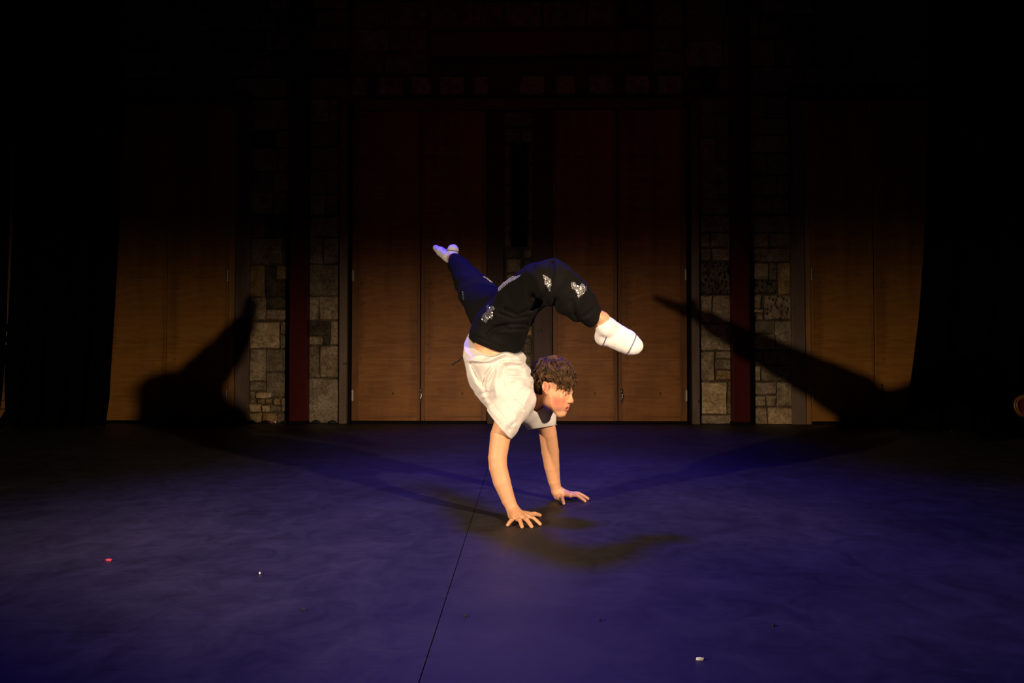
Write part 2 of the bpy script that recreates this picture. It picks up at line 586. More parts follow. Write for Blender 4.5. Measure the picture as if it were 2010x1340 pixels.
stones_from(1350, 440, 3.268, [
    (395, 524, 60, 150, 'b'), (530, 656, 60, 150, 'b'), (395, 655, 156, 242, 'b'),
    (395, 522, 250, 358, 'a'), (527, 576, 250, 358, 'b'), (583, 658, 250, 454, 'd'), (393, 577, 362, 448, 'p'),
    (397, 472, 456, 542, 'a'), (495, 664, 456, 614, 'q'), (397, 484, 547, 566, 'c'), (397, 438, 571, 614, 'b'), (443, 484, 571, 614, 'a'),
    (398, 560, 622, 700, 'b'), (398, 560, 706, 800, 'a'), (566, 666, 622, 800, 'r'), (400, 482, 806, 900, 'b'), (488, 668, 806, 900, 'b'),
    (400, 470, 906, 1006, 'a'), (476, 668, 906, 1006, 'b'), (402, 566, 1012, 1090, 'r'), (402, 500, 1096, 1166, 'a'), (505, 566, 1096, 1166, 'a'), (572, 668, 1012, 1166, 'a'),
    (404, 510, 1174, 1284, 'a'), (516, 670, 1174, 1284, 'c'), (395, 655, -50, 54, 'b')])


def fill(px0, px1, py0, py1, ch, cw, kinds):
    """random courses between photo lines"""
    y = py1
    while y > py0 + 6:
        h = min(random.uniform(*ch), y - py0)
        if y - h - py0 < ch[0] * 0.5:
            h = y - py0
        x = px0
        while x < px1 - 3:
            wd = random.uniform(*cw)
            if px1 - x - wd < cw[0] * 0.5:
                wd = px1 - x
            wd = min(wd, px1 - x)
            ym = y - h / 2
            stone(WX(x + 1, ym), WX(x + wd - 1, ym), WZ(y - 1), WZ(y - h + 1), M['st_' + random.choice(kinds)], random.uniform(0.018, 0.036))
            x += wd
        y -= h


fill(492, 567, 190, 418, (32, 50), (34, 60), 'babe')
fill(604, 664, 190, 420, (32, 50), (30, 60), 'baab')
fill(1374, 1432, 190, 422, (30, 48), (28, 58), 'babb')
fill(1470, 1550, 190, 422, (30, 48), (34, 70), 'babb')
# centre strip round the slot
fill(993, 1045, 488, 826, (26, 40), (28, 52), 'abde')
fill(988, 1003, 282, 484, (36, 60), (15, 16), 'bb')
fill(1036, 1048, 282, 484, (36, 60), (12, 13), 'bb')
fill(988, 1048, 218, 278, (28, 32), (30, 60), 'bb')
# the wall over the doors
fill(236, 684, -40, 186, (36, 54), (58, 104), 'abbe')
fill(1348, 1810, -40, 186, (36, 54), (58, 104), 'abbe')
fill(690, 840, -40, 142, (40, 54), (60, 90), 'abb')
fill(1282, 1344, -40, 142, (40, 54), (56, 64), 'abb')
fill(842, 1280, -40, 54, (40, 54), (60, 100), 'bbe')
for a, b in ((690, 722), (742, 790), (806, 846), (862, 912), (928, 960), (1020, 1070), (1091, 1130), (1156, 1205), (1228, 1275), (1293, 1340)):
    stone(WX(a, 168), WX(b, 168), WZ(186), WZ(148), M['st_a'], 0.03)
# far left stretch of wall seen between the curtains
fill(-70, 110, 716, 832, (15, 24), (30, 60), 'aba')
fill(-70, 110, 560, 712, (24, 34), (40, 70), 'ab')

# ------------------------------------------------------------------ timber trim
def trim_box(n, px0, px1, py0, py1, y0, y1, m, label, b=0.004, base=None):
    """jamb between photo columns (lower edge on the floor when py1 is None)"""
    Ym = y0
    x0, x1 = WX(px0, 760, Ym), WX(px1, 760, Ym)
    z0 = 0.0 if py1 is None else WZ(py1, Y=Ym)
    z1 = WZ(py0, Y=Ym)
    o = MB().box(x0, x1, y0, y1, z0, z1, b).build('trim_%d' % n, m)
    return tag(o, label, kind='structure')


trim_box(1, 447, 460, 200, None, 8.49, WF, M['edge'], 'pale timber edge beside the left side doors')
trim_box(2, 460, 487, 200, None, 8.47, WF, M['jamb'], 'grey brown jamb beside the far left stone strip')
trim_box(3, 665, 680, 200, None, 8.47, WF, M['jamb'], 'grey brown jamb left of the centre left doors')
trim_box(4, 680, 688, 200, None, 8.535, WF, M['black'], 'black strip painted as the shaded gap left of the centre left doors', 0)  # black strip stands in for the shade between jamb and door
trim_box(5, 956, 988, 216, None, 8.47, WF, M['darkjamb'], 'dark timber jamb left of the slot window')
trim_box(6, 1048, 1084, 216, None, 8.47, WF, M['darkjamb'], 'dark timber jamb right of the slot window')
trim_box(7, 1350, 1360, 200, None, 8.535, WF, M['black'], 'black strip painted as the shaded gap right of the centre right doors', 0)  # shade of the gap beside the door, put in as a black strip
trim_box(8, 1360, 1374, 200, None, 8.47, WF, M['jamb'], 'grey brown jamb right of the centre right doors')
trim_box(9, 1556, 1582, 200, None, 8.47, WF, M['jamb'], 'grey brown jamb beside the far right stone strip')
trim_box(10, 1582, 1593, 200, None, 8.49, WF, M['edge'], 'pale timber edge beside the right side doors')
trim_box(11, 692, 1343, 193, 213, 8.46, WF, M['lintel'], 'long red brown lintel over the four centre doors')
trim_box(12, 845, 1277, 62, 108, 8.47, WF, M['lintel'], 'heavy timber beam high on the wall')
trim_box(13, 200, 487, 176, 200, 8.47, WF, M['darkjamb'], 'dark lintel over the left side doors')
trim_box(14, 1556, 1850, 176, 200, 8.47, WF, M['darkjamb'], 'dark lintel over the right side doors')

for k_, (a_, b_, lab_) in enumerate(((203, 447, 'black strip painted as the shaded gap under the left side doors'), (690, 955, 'black strip painted as the shaded gap under the centre left doors'),
                                    (1085, 1349, 'black strip painted as the shaded gap under the centre right doors'), (1593, 1842, 'black strip painted as the shaded gap under the right side doors'))):
    tag(MB().box(WX(a_), WX(b_), 8.505, WF, 0, 0.026, 0.002).build('trim_%d' % (15 + k_), M['black']), lab_, kind='structure')  # black strips paint the shade in the gap below the door leaves

# ------------------------------------------------------------------ doors
YD = 8.50


def door(n, px0, px1, pytop, label, m, stiles, hinge=None, latch=None, pybot=826):
    """plywood door leaf: panel, two stiles, two rails, hinges on one edge, hook latch"""
    x0, x1 = WX(px0, 760, YD), WX(px1, 760, YD)
    z0, z1 = WZ(pybot, Y=YD), WZ(pytop, Y=YD)
    d = thing('door_%d' % n, (x0, YD, 0), label, kind='structure')
    lw, rw = stiles
    t = 0.05
    MB().box(x0 + lw, x1 - rw, YD + (0.006 if m is M['door'] else 0.0015), YD + 0.045, z0 + t, z1 - t).build('panel', m, d)
    MB().box(x0, x0 + lw, YD, YD + 0.045, z0, z1, 0.003).build('stile', M['stile'] if m is M['door'] else M['door_side'], d)
    MB().box(x1 - rw, x1, YD, YD + 0.045, z0, z1, 0.003).build('stile', M['stile'] if m is M['door'] else M['door_side'], d)
    MB().box(x0 + lw + 0.001, x1 - rw - 0.001, YD + 0.003, YD + 0.045, z0, z0 + t, 0.003).build('rail', m, d)
    MB().box(x0 + lw + 0.001, x1 - rw - 0.001, YD + 0.003, YD + 0.045, z1 - t, z1, 0.003).build('rail', m, d)
    if hinge is not None:
        hx = x0 + 0.012 if hinge < 0 else x1 - 0.012
        for py in (540, 776):
            hz = WZ(py, Y=YD)
            h = MB()
            h.box(hx - 0.014, hx + 0.014, YD - 0.006, YD + 0.002, hz - 0.058, hz + 0.058, 0.001)
            h.tube([(hx, YD - 0.008, hz - 0.064), (hx, YD - 0.008, hz + 0.064)], 0.0065, 8)
            h.build('hinge', M['dullsteel'], d)
    if latch is not None:
        lx, lz = P(latch[0], latch[1], YD)[0], P(latch[0], latch[1], YD)[2]
        MB().box(lx - 0.012, lx + 0.012, YD - 0.004, YD + 0.002, lz - 0.090, lz + 0.075, 0.001).build('latch_plate', M['plate'], d)
        k = MB()
        k.sphere((lx - 0.003, YD - 0.014, lz + 0.042), 0.011)
        k.tube([(lx, YD - 0.012, lz + 0.018), (lx + 0.006, YD - 0.020, lz - 0.008), (lx + 0.004, YD - 0.022, lz - 0.028), (lx - 0.006, YD - 0.018, lz - 0.044)], [0.006, 0.009, 0.009, 0.008], 8)
        k.sphere((lx - 0.008, YD - 0.016, lz - 0.046), 0.011)
        k.build('latch', M['steel'], d, True)
    return d


door(1, 203, 324.5, 200, 'yellowed plywood door half hidden by the left curtain', M['door_side'], (0.03, 0.03), None, None)
door(2, 325.5, 447, 200, 'yellowed plywood door beside the far left stone strip', M['door_side'], (0.03, 0.03), 1, None)
door(3, 690, 824, 214, 'brown plywood door leaf leftmost of the centre four', M['door'], (0.075, 0.03), -1, None)
door(4, 826, 955, 214, 'brown plywood door leaf behind the raised left foot', M['door'], (0.045, 0.06), None, (824 + 2.5, 774))
door(5, 1085.5, 1212.5, 214, 'brown plywood door leaf behind the performer\'s head', M['door'], (0.05, 0.045), None, None)
door(6, 1214, 1349, 214, 'brown plywood door leaf rightmost of the centre four', M['door'], (0.04, 0.075), 1, (1220.5, 775))
door(7, 1593, 1717, 200, 'yellowed plywood door beside the far right stone strip', M['door_side'], (0.045, 0.04), -1, None)
door(8, 1719, 1842, 200, 'yellowed plywood door half hidden by the right curtain', M['door_side'], (0.03, 0.03), None, (1731, 767))

# ------------------------------------------------------------------ red posts
for px0, px1, lab in ((567, 600.5, 'dark red post standing in front of the left stone wall'),
                      (1440, 1473, 'dark red post standing in front of the right stone wall')):
    Yp = 8.36
    x0, x1 = WX(px0, 760, Yp), WX(px1, 760, Yp)
    t = thing('wall_post', ((x0 + x1) / 2, Yp, 0), lab, 'post', 'red posts against the back wall')
    MB().box(x0, x1, Yp, Yp + 0.14, 0.035, ZT - 0.01, 0.006).build('shaft', M['post'], t)
    MB().box(x0 - 0.004, x1 + 0.004, Yp - 0.006, Yp + 0.146, 0, 0.035, 0.003).build('foot', M['black'], t)

# ------------------------------------------------------------------ curtains (black stage legs)
def curtain(name, label, edge, Y0, far_px, sgn, amp=0.07, far=None):
    """edge: photo polyline (px,py) of the onstage edge; cloth runs from it to far_px"""
    ez = [(WZ(py, 1005, Y0), P(px, py, Y0)[0]) for px, py in edge]
    ez.sort()
    zs = np.array([q[0] for q in ez]); xs = np.array([q[1] for q in ez])
    Z = np.concatenate([np.linspace(0.012, 0.5, 12), np.linspace(0.6, ZT - 0.02, 30)])
    xf = P(far_px, 700, Y0)[0]
    fz = sorted((WZ(py, 1005, Y0), P(px, py, Y0)[0]) for px, py in far) if far else [(0.0, xf)]
    nu = 90
    V = []
    for z in Z:
        xe = np.interp(z, zs, xs)
        xg = np.interp(z, [q[0] for q in fz], [q[1] for q in fz])
        for i in range(nu + 1):
            u = i / nu
            x = xe + (xg - xe) * u
            ph = u * abs(xf) * 5.5
            tp = min(1, u * 12, (1 - u) * 3)
            y = Y0 + tp * (amp * math.sin(ph) + 0.3 * amp * math.sin(2.3 * ph + z))
            V.append((x, y, z))
    n = len(V)
    V2 = [(x, y + 0.012, z) for x, y, z in V]
    W = nu + 1
    F = []
    for j in range(len(Z) - 1):
        for i in range(nu):
            q = (j * W + i, j * W + i + 1, (j + 1) * W + i + 1, (j + 1) * W + i)
            F.append(q if sgn < 0 else q[::-1])
            F.append(tuple(k + n for k in (q[::-1] if sgn < 0 else q)))
    rim = [j * W for j in range(len(Z))]
    rim2 = [j * W + nu for j in range(len(Z))]
    for r in (rim, rim2):
        for a, b in zip(r[:-1], r[1:]):
            F.append((a, b, b + n, a + n))
    for a in range(nu):
        F.append((a, a + 1, a + 1 + n, a + n))
    o = obj(name, V + V2, F, M['curtain'], None, True, origin=(xs[0], Y0, 0))
    return tag(o, label, 'curtain', 'black stage curtains')


curtain('stage_curtain', 'wide black curtain covering the left side of the stage',
        [(241, 0), (238, 240), (236, 330), (232, 450), (228, 540), (222, 640), (217, 720), (214, 780), (209, 815), (206, 840)], 7.9, 19, -1, 0.07,
        [(34, 200), (28, 430), (20, 600), (17.5, 640), (12.5, 715), (11.5, 760), (13, 805), (4, 820), (-6, 850)])
# its offstage edge leans like the slit in the photograph
curtain('stage_curtain', 'narrow black curtain at the extreme left edge of the frame',
        [(22, 200), (18, 430), (14, 540), (11.5, 640), (8, 715), (4, 770), (-2, 810), (-8, 850)], 7.84, -260, -1, 0.03)
curtain('stage_curtain', 'black curtain covering the right side of the stage',
        [(1824, 0), (1822, 240), (1819, 380), (1815, 480), (1805, 620), (1795, 700), (1787, 760), (1780, 800), (1768, 845)], 7.7, 2150, 1)

# ------------------------------------------------------------------ things at the edges of the stage
YFL = 7.945
c = P(14, 700, YFL)
t = thing('scenery_flat', (c[0], YFL, 0), 'narrow strip of a wooden scenery flat showing between the two left curtains', 'flat')
xa, xb = c[0] - 0.12, c[0] + 0.072
for n_, za, zb, mm in (('panel', WZ(634, Y=YFL) + 0.002, 3.0, 'edge'), ('dark_panel', WZ(714, Y=YFL), WZ(634, Y=YFL), 'black')):
    MB().box(xa, xb, YFL, YFL + 0.02, za, zb).build(n_, M[mm], t)
zz = 0.0
for k in range(7):
    h = WZ(714, Y=YFL) / 7
    MB().box(xa, c[0] + 0.025, YFL, YFL + 0.02, zz + 0.003, zz + h - 0.003, 0.003).build('board', M['edge'], t)
    zz += h
for px, py, a, b in ((12.5, 654, 1.2, 3.5), (14, 674, 4.5, 2.4)):
    q = P(px, py, YFL)
    k = YFL / FPX
    MB().box(q[0] - a * k, q[0] + a * k, YFL - 0.003, YFL, q[2] - b * k, q[2] + b * k).build('paper_label', M['white'], t)

# red coil of cable at the right edge, on the curtain weight
q = P(2012, 796, 7.3)
MBc = MB()
for k, (r, yy) in enumerate(((0.10, 0.0), (0.085, -0.012), (0.07, 0.006))):
    pts = [(q[0] + r * math.cos(a), 7.3 + yy + 0.004 * math.sin(3 * a), q[2] + r * math.sin(a)) for a in np.linspace(0, 2 * math.pi, 33)]
    MBc.tube(pts, 0.009, 8, False)
tk = thing('cable_reel', (q[0], 7.3, 0), 'round red reel with an amber rim at the right edge of the frame', 'reel')
MBc.build('rim', mat('amber rim', (0.20, 0.07, 0.01), 0.4), tk, True)
pts = []
d = MB()
d.tube([(q[0], 7.31, q[2]), (q[0], 7.34, q[2])], 0.062, 20)
d.build('red_disc', mat('red plastic', (0.10, 0.003, 0.003), 0.5), tk)
MB().box(q[0] - 0.03, q[0] + 0.03, 7.32, 7.36, 0, q[2]).build('stand', M['black'], tk)
MB().box(q[0] - 0.12, q[0] + 0.12, 7.26, 7.42, 0, 0.02).build('base', M['black'], tk)


def scrap(name, px, py, size, m, label, cat, group=None, z=0.004, flat=0.35, seed=0):
    r = random.Random(seed)
    gp = G(px, py)
    bm = bmesh.new()
    bmesh.ops.create_icosphere(bm, subdivisions=1, radius=1)
    for q in bm.verts:
        q.co *= r.uniform(0.75, 1.25)
        q.co.x *= size[0]; q.co.y *= size[1]; q.co.z = max(-z, q.co.z * z * 1.4)
        q.co += Vector((gp[0], gp[1], z))
    bm.verts.index_update()
    o = obj(name, [q.co[:] for q in bm.verts], [[q.index for q in f.verts] for f in bm.faces], m, None, origin=(gp[0], gp[1], 0))
    bm.free()
    return tag(o, label, cat, group)


scrap('plastic_scrap', 213, 1101, (0.012, 0.004), M['redscrap'], 'tiny torn red scrap on the floor at far left', 'scrap', seed=3)
scrap('paper_fleck', 510, 1127, (0.0035, 0.003), M['white'], 'tiny white fleck on the floor at left of centre', 'fleck', seed=4)
scrap('paper_fleck', 1374, 1296, (0.009, 0.0025), M['white'], 'white paper fleck near the bottom of the frame right of centre', 'fleck', seed=5)
scrap('dark_crumb', 914, 1211, (0.004, 0.004), M['blackscrap'], 'small black crumb just right of the floor seam', 'crumb', seed=6)
scrap('dark_crumb', 1518, 1229, (0.006, 0.004), M['blackscrap'], 'small black crumb on the floor at lower right', 'crumb', seed=7)
scrap('dark_crumb', 595, 1199, (0.006, 0.004), M['blackscrap'], 'small black crumb on the floor at lower left', 'crumb', seed=8)
scrap('dark_crumb', 1177, 1219, (0.003, 0.003), M['blackscrap'], 'small black crumb on the floor below the performer', 'crumb', seed=12)
scrap('red_cap', 533, 831.6, (0.02, 0.015), M['redscrap'], 'small red cap lying at the foot of the left stone strip', 'cap', z=0.01, seed=9)
scrap('paper_fleck', 540, 830.5, (0.013, 0.01), M['white'], 'white crumpled fleck beside the red cap at the wall', 'fleck', z=0.012, seed=10)
scrap('foil_scrap', 1869, 846, (0.012, 0.008), M['steel'], 'shiny foil scrap on the floor in front of the right curtain', 'scrap', z=0.008, seed=11)
for k, (px, wd, lab_) in enumerate((
        (483, 0.03, 'small black lump for a dark gap at the foot of the grey jamb beside the left side doors'),
        (495, 0.05, 'black lump for a dark gap at the bottom left corner of the far left stone strip'),
        (522, 0.05, 'black lump for a dark gap just left of the small red cap at the wall'),
        (560, 0.04, 'black lump for a dark gap against the left edge of the left red post'),
        (620, 0.05, 'wide black lump for a dark gap under the rough stone right of the left red post'),
        (653, 0.05, 'black lump for a dark gap at the bottom right corner of the rough stone strip, left side'),
        (1390, 0.04, 'black lump for a dark gap under the stone strip left of the right red post'),
        (1504, 0.05, 'black lump for a dark gap just right of the right red post'),
        (1536, 0.06, 'largest black lump for a dark gap, under the pale bottom stone at far right'),
        (1565, 0.05, 'black lump for a dark gap at the foot of the grey jamb beside the right side doors'))):
    scrap('gap_lump', px, 831.0, (wd, 0.02), M['blackscrap'], lab_, 'crumb', 'dark gaps along the foot of the wall', z=0.017, seed=20 + k)  # black lumps stand in for dark gaps and chips at the wall foot


# ================================================================== the performer
# ---- signed distance modelling: every surface is one blended field, meshed by surface nets
class Field:
    def __init__(s, lo, hi, h):
        s.lo = np.array(lo, float); s.h = h
        s.n = np.ceil((np.array(hi) - s.lo) / h).astype(int) + 1
        s.F = np.full(s.n, 0.2, np.float32)

    def grid(s, lo=None, hi=None):
        a = np.zeros(3, int) if lo is None else np.clip(np.floor((np.array(lo) - s.lo) / s.h).astype(int), 0, s.n)
        b = s.n if hi is None else np.clip(np.ceil((np.array(hi) - s.lo) / s.h).astype(int) + 1, 0, s.n)
        if np.any(b <= a):
            return None, None
        ax = [(s.lo[i] + s.h * np.arange(a[i], b[i])).astype(np.float32) for i in range(3)]
        return tuple(slice(a[i], b[i]) for i in range(3)), (ax[0][:, None, None], ax[1][None, :, None], ax[2][None, None, :])

    def apply(s, prims):
        for fn, lo, hi, k, op in prims:
            m = k + 3 * s.h + 0.004
            sl, p = s.grid(np.array(lo) - m, np.array(hi) + m)
            if sl is None:
                continue
            d = fn(*p)
            a = s.F[sl]
            if op == 'u':
                h = np.maximum(k - np.abs(a - d), 0) / max(k, 1e-6)
                s.F[sl] = np.minimum(a, d) - h * h * k * 0.25
            else:                                   # smooth subtract
                d = -d
                h = np.maximum(k - np.abs(a - d), 0) / max(k, 1e-6)
                s.F[sl] = np.maximum(a, d) + h * h * k * 0.25
        return s

    def mesh(s):
        F, h = s.F, s.h
        ins = F < 0
        nx, ny, nz = F.shape
        c = np.zeros((nx - 1, ny - 1, nz - 1), np.int8)
        offs = [(i, j, k) for i in (0, 1) for j in (0, 1) for k in (0, 1)]
        for i, j, k in offs:
            c += ins[i:nx - 1 + i, j:ny - 1 + j, k:nz - 1 + k]
        idx = np.argwhere((c > 0) & (c < 8))
        gid = np.full(c.shape, -1, np.int32)
        gid[idx[:, 0], idx[:, 1], idx[:, 2]] = np.arange(len(idx))
        val = {o: F[idx[:, 0] + o[0], idx[:, 1] + o[1], idx[:, 2] + o[2]] for o in offs}
        acc = np.zeros((len(idx), 3)); cnt = np.zeros(len(idx))
        for o in offs:
            for ax in range(3):
                if o[ax] == 0:
                    o2 = list(o); o2[ax] = 1; o2 = tuple(o2)
                    a, b = val[o], val[o2]
                    cr = (a < 0) != (b < 0)
                    t = np.where(cr, a / np.where(cr, a - b, 1), 0)
                    q = np.array(o, float)[None, :].repeat(len(idx), 0)
                    q[:, ax] += t
                    acc += q * cr[:, None]; cnt += cr
        V = s.lo + h * (idx + acc / cnt[:, None])
        fs = []
        for ax in range(3):
            u, v = (ax + 1) % 3, (ax + 2) % 3
            a = [slice(None)] * 3; b = [slice(None)] * 3
            a[ax] = slice(0, -1); b[ax] = slice(1, None)
            A, B = ins[tuple(a)], ins[tuple(b)]
            e = np.argwhere(A != B)
            ok = (e[:, u] > 0) & (e[:, v] > 0) & (e[:, u] < F.shape[u] - 1) & (e[:, v] < F.shape[v] - 1)
            e = e[ok]
            sign = A[e[:, 0], e[:, 1], e[:, 2]]
            q = []
            for du, dv in ((-1, -1), (0, -1), (0, 0), (-1, 0)):
                cc = e.copy(); cc[:, u] += du; cc[:, v] += dv
                q.append(gid[cc[:, 0], cc[:, 1], cc[:, 2]])
            q = np.stack(q, 1)
            q[~sign] = q[~sign][:, ::-1]
            fs.append(q)
        Fc = np.concatenate(fs)
        return V, Fc[(Fc >= 0).all(1)]


def A3(p): return np.asarray(p, np.float32)


def cap(a, b, ra, rb, k=0.02, op='u', n=None, s=1.0):
    """tapered capsule; n,s stretch the round section along direction n by s"""
    a, b = A3(a), A3(b)
    ab = b - a
    L2 = max(float(ab @ ab), 1e-9)
    nn = None if n is None else A3(n) / np.linalg.norm(n)

    def fn(X, Y, Z):
        px, py, pz = X - a[0], Y - a[1], Z - a[2]
        t = np.clip((px * ab[0] + py * ab[1] + pz * ab[2]) / L2, 0, 1)
        vx, vy, vz = px - t * ab[0], py - t * ab[1], pz - t * ab[2]
        q = vx * vx + vy * vy + vz * vz
        if nn is not None:
            vn = vx * nn[0] + vy * nn[1] + vz * nn[2]
            q = q - vn * vn * (1 - 1 / (s * s))
        return np.sqrt(np.maximum(q, 0)) - (ra + t * (rb - ra))
    r = max(ra, rb) * max(1, s)
    return (fn, np.minimum(a, b) - r, np.maximum(a, b) + r, k, op)


def ell(c, rad, axes=None, k=0.02, op='u'):
    c = A3(c)
    R = np.eye(3, dtype=np.float32) if axes is None else A3(axes)
    rad = A3(rad)

    def fn(X, Y, Z):
        d = (X - c[0], Y - c[1], Z - c[2])
        q = [d[0] * R[i, 0] + d[1] * R[i, 1] + d[2] * R[i, 2] for i in range(3)]
        k0 = np.sqrt(sum((q[i] / rad[i]) ** 2 for i in range(3)))
        k1 = np.sqrt(sum((q[i] / rad[i] ** 2) ** 2 for i in range(3)))
        return k0 * (k0 - 1) / np.maximum(k1, 1e-6)
    m = float(rad.max())
    return (fn, c - m, c + m, k, op)


def chain(pts, rad, k=0.02, n=None, s=1.0):
    ss = s if isinstance(s, (list, tuple)) else [s] * len(pts)
    return [cap(pts[i], pts[i + 1], rad[i], rad[i + 1], k, 'u', n, (ss[i] + ss[i + 1]) / 2) for i in range(len(pts) - 1)]


def half(point, normal, k=0.0, lo=None, hi=None):
    """cut away everything on the side the normal points to"""
    q, n = A3(point), A3(normal) / np.linalg.norm(normal)
    fn = lambda X, Y, Z: -((X - q[0]) * n[0] + (Y - q[1]) * n[1] + (Z - q[2]) * n[2])
    return (fn, np.array(lo if lo is not None else (-9, -9, -9.)), np.array(hi if hi is not None else (9, 9, 9.)), k, 's')


# ---- skeleton (photo pixel + distance from the camera)
S_N, E_N, W_N = P(1006, 800, 3.47), P(977.5, 905, 3.45), np.array((-0.060, 3.435, 0.042))
S_F, E_F, W_F = P(1062, 805, 3.76), P(1079.5, 890, 3.85), np.array((0.158, 3.90, 0.048))
NECK0 = P(1021, 787, 3.67)
PEL, WAI, RIB, CHE = P(980, 650, 3.62), P(962, 692, 3.60), P(984, 742, 3.60), P(1002, 782, 3.60)
H_N, K_N, A_N = P(990, 628, 3.52), P(1084, 548, 3.27), P(1180, 628, 3.40)
H_F, K_F, A_F = P(962, 612, 3.73), P(920, 552, 4.150), P(890, 508, 4.500)
LAT = (0, 1, 0)

# head frame: forward, left, up
hy, hp = math.radians(28), math.radians(15)
HF = np.array((math.cos(hp) * math.cos(hy), -math.cos(hp) * math.sin(hy), -math.sin(hp)))
HU = np.array((math.sin(hp) * math.cos(hy), -math.sin(hp) * math.sin(hy), math.cos(hp)))
HL = np.cross(HU, HF)
HC = np.array((0.131, 3.60, 0.592))
HAX = np.stack((HF, HL, HU))


def hd(f, l, u): return HC + f * HF + l * HL + u * HU


body = []
# torso, neck
body += chain([PEL, WAI, RIB, CHE], [0.080, 0.080, 0.092, 0.085], 0.03, LAT, 1.32)
body += [cap(CHE, S_N, 0.07, 0.052, 0.04), cap(CHE, S_F, 0.07, 0.052, 0.04)]
body += chain([NECK0, (NECK0 + hd(-0.02, 0.03, -0.05)) / 2, hd(-0.022, 0.022, -0.02)], [0.050, 0.044, 0.046], 0.02)
# arms: upper arm, elbow, bulging forearm, wrist
body += chain([P(1003, 795, 3.47), P(982.5, 855, 3.46), P(976.5, 898, 3.45), P(977.5, 916, 3.447), P(985, 945, 3.442), P(998, 981, 3.437), W_N],
              [0.052, 0.0475, 0.0428, 0.0418, 0.0400, 0.0310, 0.0270], 0.003)
body += chain([P(1066, 805, 3.76), P(1075.5, 850, 3.80), P(1080, 886, 3.85), P(1083, 914, 3.87), P(1087.5, 943, 3.885), W_F],
              [0.047, 0.0440, 0.0448, 0.0395, 0.0310, 0.0258], 0.003)
# legs under the trousers
body += chain([H_N, P(1020, 588, 3.44), P(1060, 556, 3.32), K_N, P(1118, 580, 3.32), P(1146, 606, 3.36), A_N], [0.070, 0.056, 0.042, 0.042, 0.042, 0.038, 0.033], 0.01)
body += chain([H_F, P(938, 578, 3.92), K_F, P(900, 522, 4.380), A_F], [0.070, 0.06, 0.050, 0.038, 0.030], 0.02)
HEEL_N, BALL_N, TOE_N = P(1186, 660, 3.445), P(1232, 672, 3.43), P(1245, 680, 3.42)
HEEL_F, BALL_F, TOE_F = P(889, 492, 4.550), P(866, 491, 4.640), P(856, 488, 4.700)
body += [cap(A_N, HEEL_N, 0.033, 0.022), cap(A_N, BALL_N, 0.033, 0.018), cap(A_F, HEEL_F, 0.029, 0.022), cap(A_F, BALL_F, 0.029, 0.016)]


def finger(mcp, tip, lift, r0, r1, k=0.004):
    """bent finger: knuckle, middle joint (lifted), end joint, tip"""
    mcp, tip = np.array(mcp), np.array(tip)
    a = mcp + (tip - mcp) * 0.45 + np.array((0, 0, lift))
    b = mcp + (tip - mcp) * 0.75 + np.array((0, 0, lift * 0.55))
    return chain([mcp, a, b, tip], [r0 * 1.02, r0 * 0.97, (r0 + r1) / 2, r1], 0.0015)


def hand(W, fingers, thumb, palm_drop):
    out = []
    mc = [np.array(f[0]) for f in fingers]
    for q in mc:                                   # metacarpals
        out.append(cap(W + (q - W) * 0.12, q, 0.021, 0.0125, 0.012))
    heel = W + (mc[1] - W) * 0.18
    out.append(ell((heel[0], heel[1], 0.019), (0.027, 0.027, 0.019), None, 0.014))
    out.append(cap(W, (mc[0] + mc[3]) / 2 * 0.35 + W * 0.65 + np.array((0, 0, -0.008)), 0.026, 0.022, 0.012))
    out.append(cap(thumb[0], thumb[1], 0.018, 0.0125, 0.010))
    out += chain([thumb[1], (np.array(thumb[1]) + thumb[2]) / 2 + np.array((0, 0, 0.004)), thumb[2]], [0.0118, 0.0106, 0.0085], 0.0015)
    for mcp, tip, lift, r0, r1 in fingers:
        out.append(ell(mcp, (r0 * 1.12,) * 3, None, 0.008))
        out += finger(mcp, tip, lift, r0, r1)
    return out


body += hand(W_N, [((-0.056, 3.350, 0.020), (-0.0815, 3.285, 0.0078), 0.005, 0.0088, 0.0072),
                   ((-0.036, 3.338, 0.0245), (-0.0185, 3.250, 0.0080), 0.007, 0.0095, 0.0078),
                   ((-0.012, 3.336, 0.0265), (0.0230, 3.255, 0.0082), 0.008, 0.0098, 0.0080),
                   ((0.011, 3.354, 0.0255), (0.0600, 3.305, 0.0080), 0.008, 0.0095, 0.0078)],
             [np.array((-0.022, 3.425, 0.026)), np.array((0.016, 3.450, 0.020)), np.array((0.0625, 3.487, 0.0088))], 0)
body += hand(W_F, [((0.214, 3.940, 0.027), (0.272, 3.985, 0.0078), 0.010, 0.0088, 0.0072),
                   ((0.226, 3.917, 0.032), (0.306, 3.947, 0.0080), 0.012, 0.0095, 0.0078),
                   ((0.232, 3.892, 0.035), (0.319, 3.908, 0.0082), 0.013, 0.0098, 0.0080),
                   ((0.226, 3.868, 0.033), (0.299, 3.843, 0.0080), 0.012, 0.0095, 0.0078)],
             [np.array((0.170, 3.875, 0.028)), np.array((0.178, 3.825, 0.021)), np.array((0.186, 3.776, 0.0088))], 0)

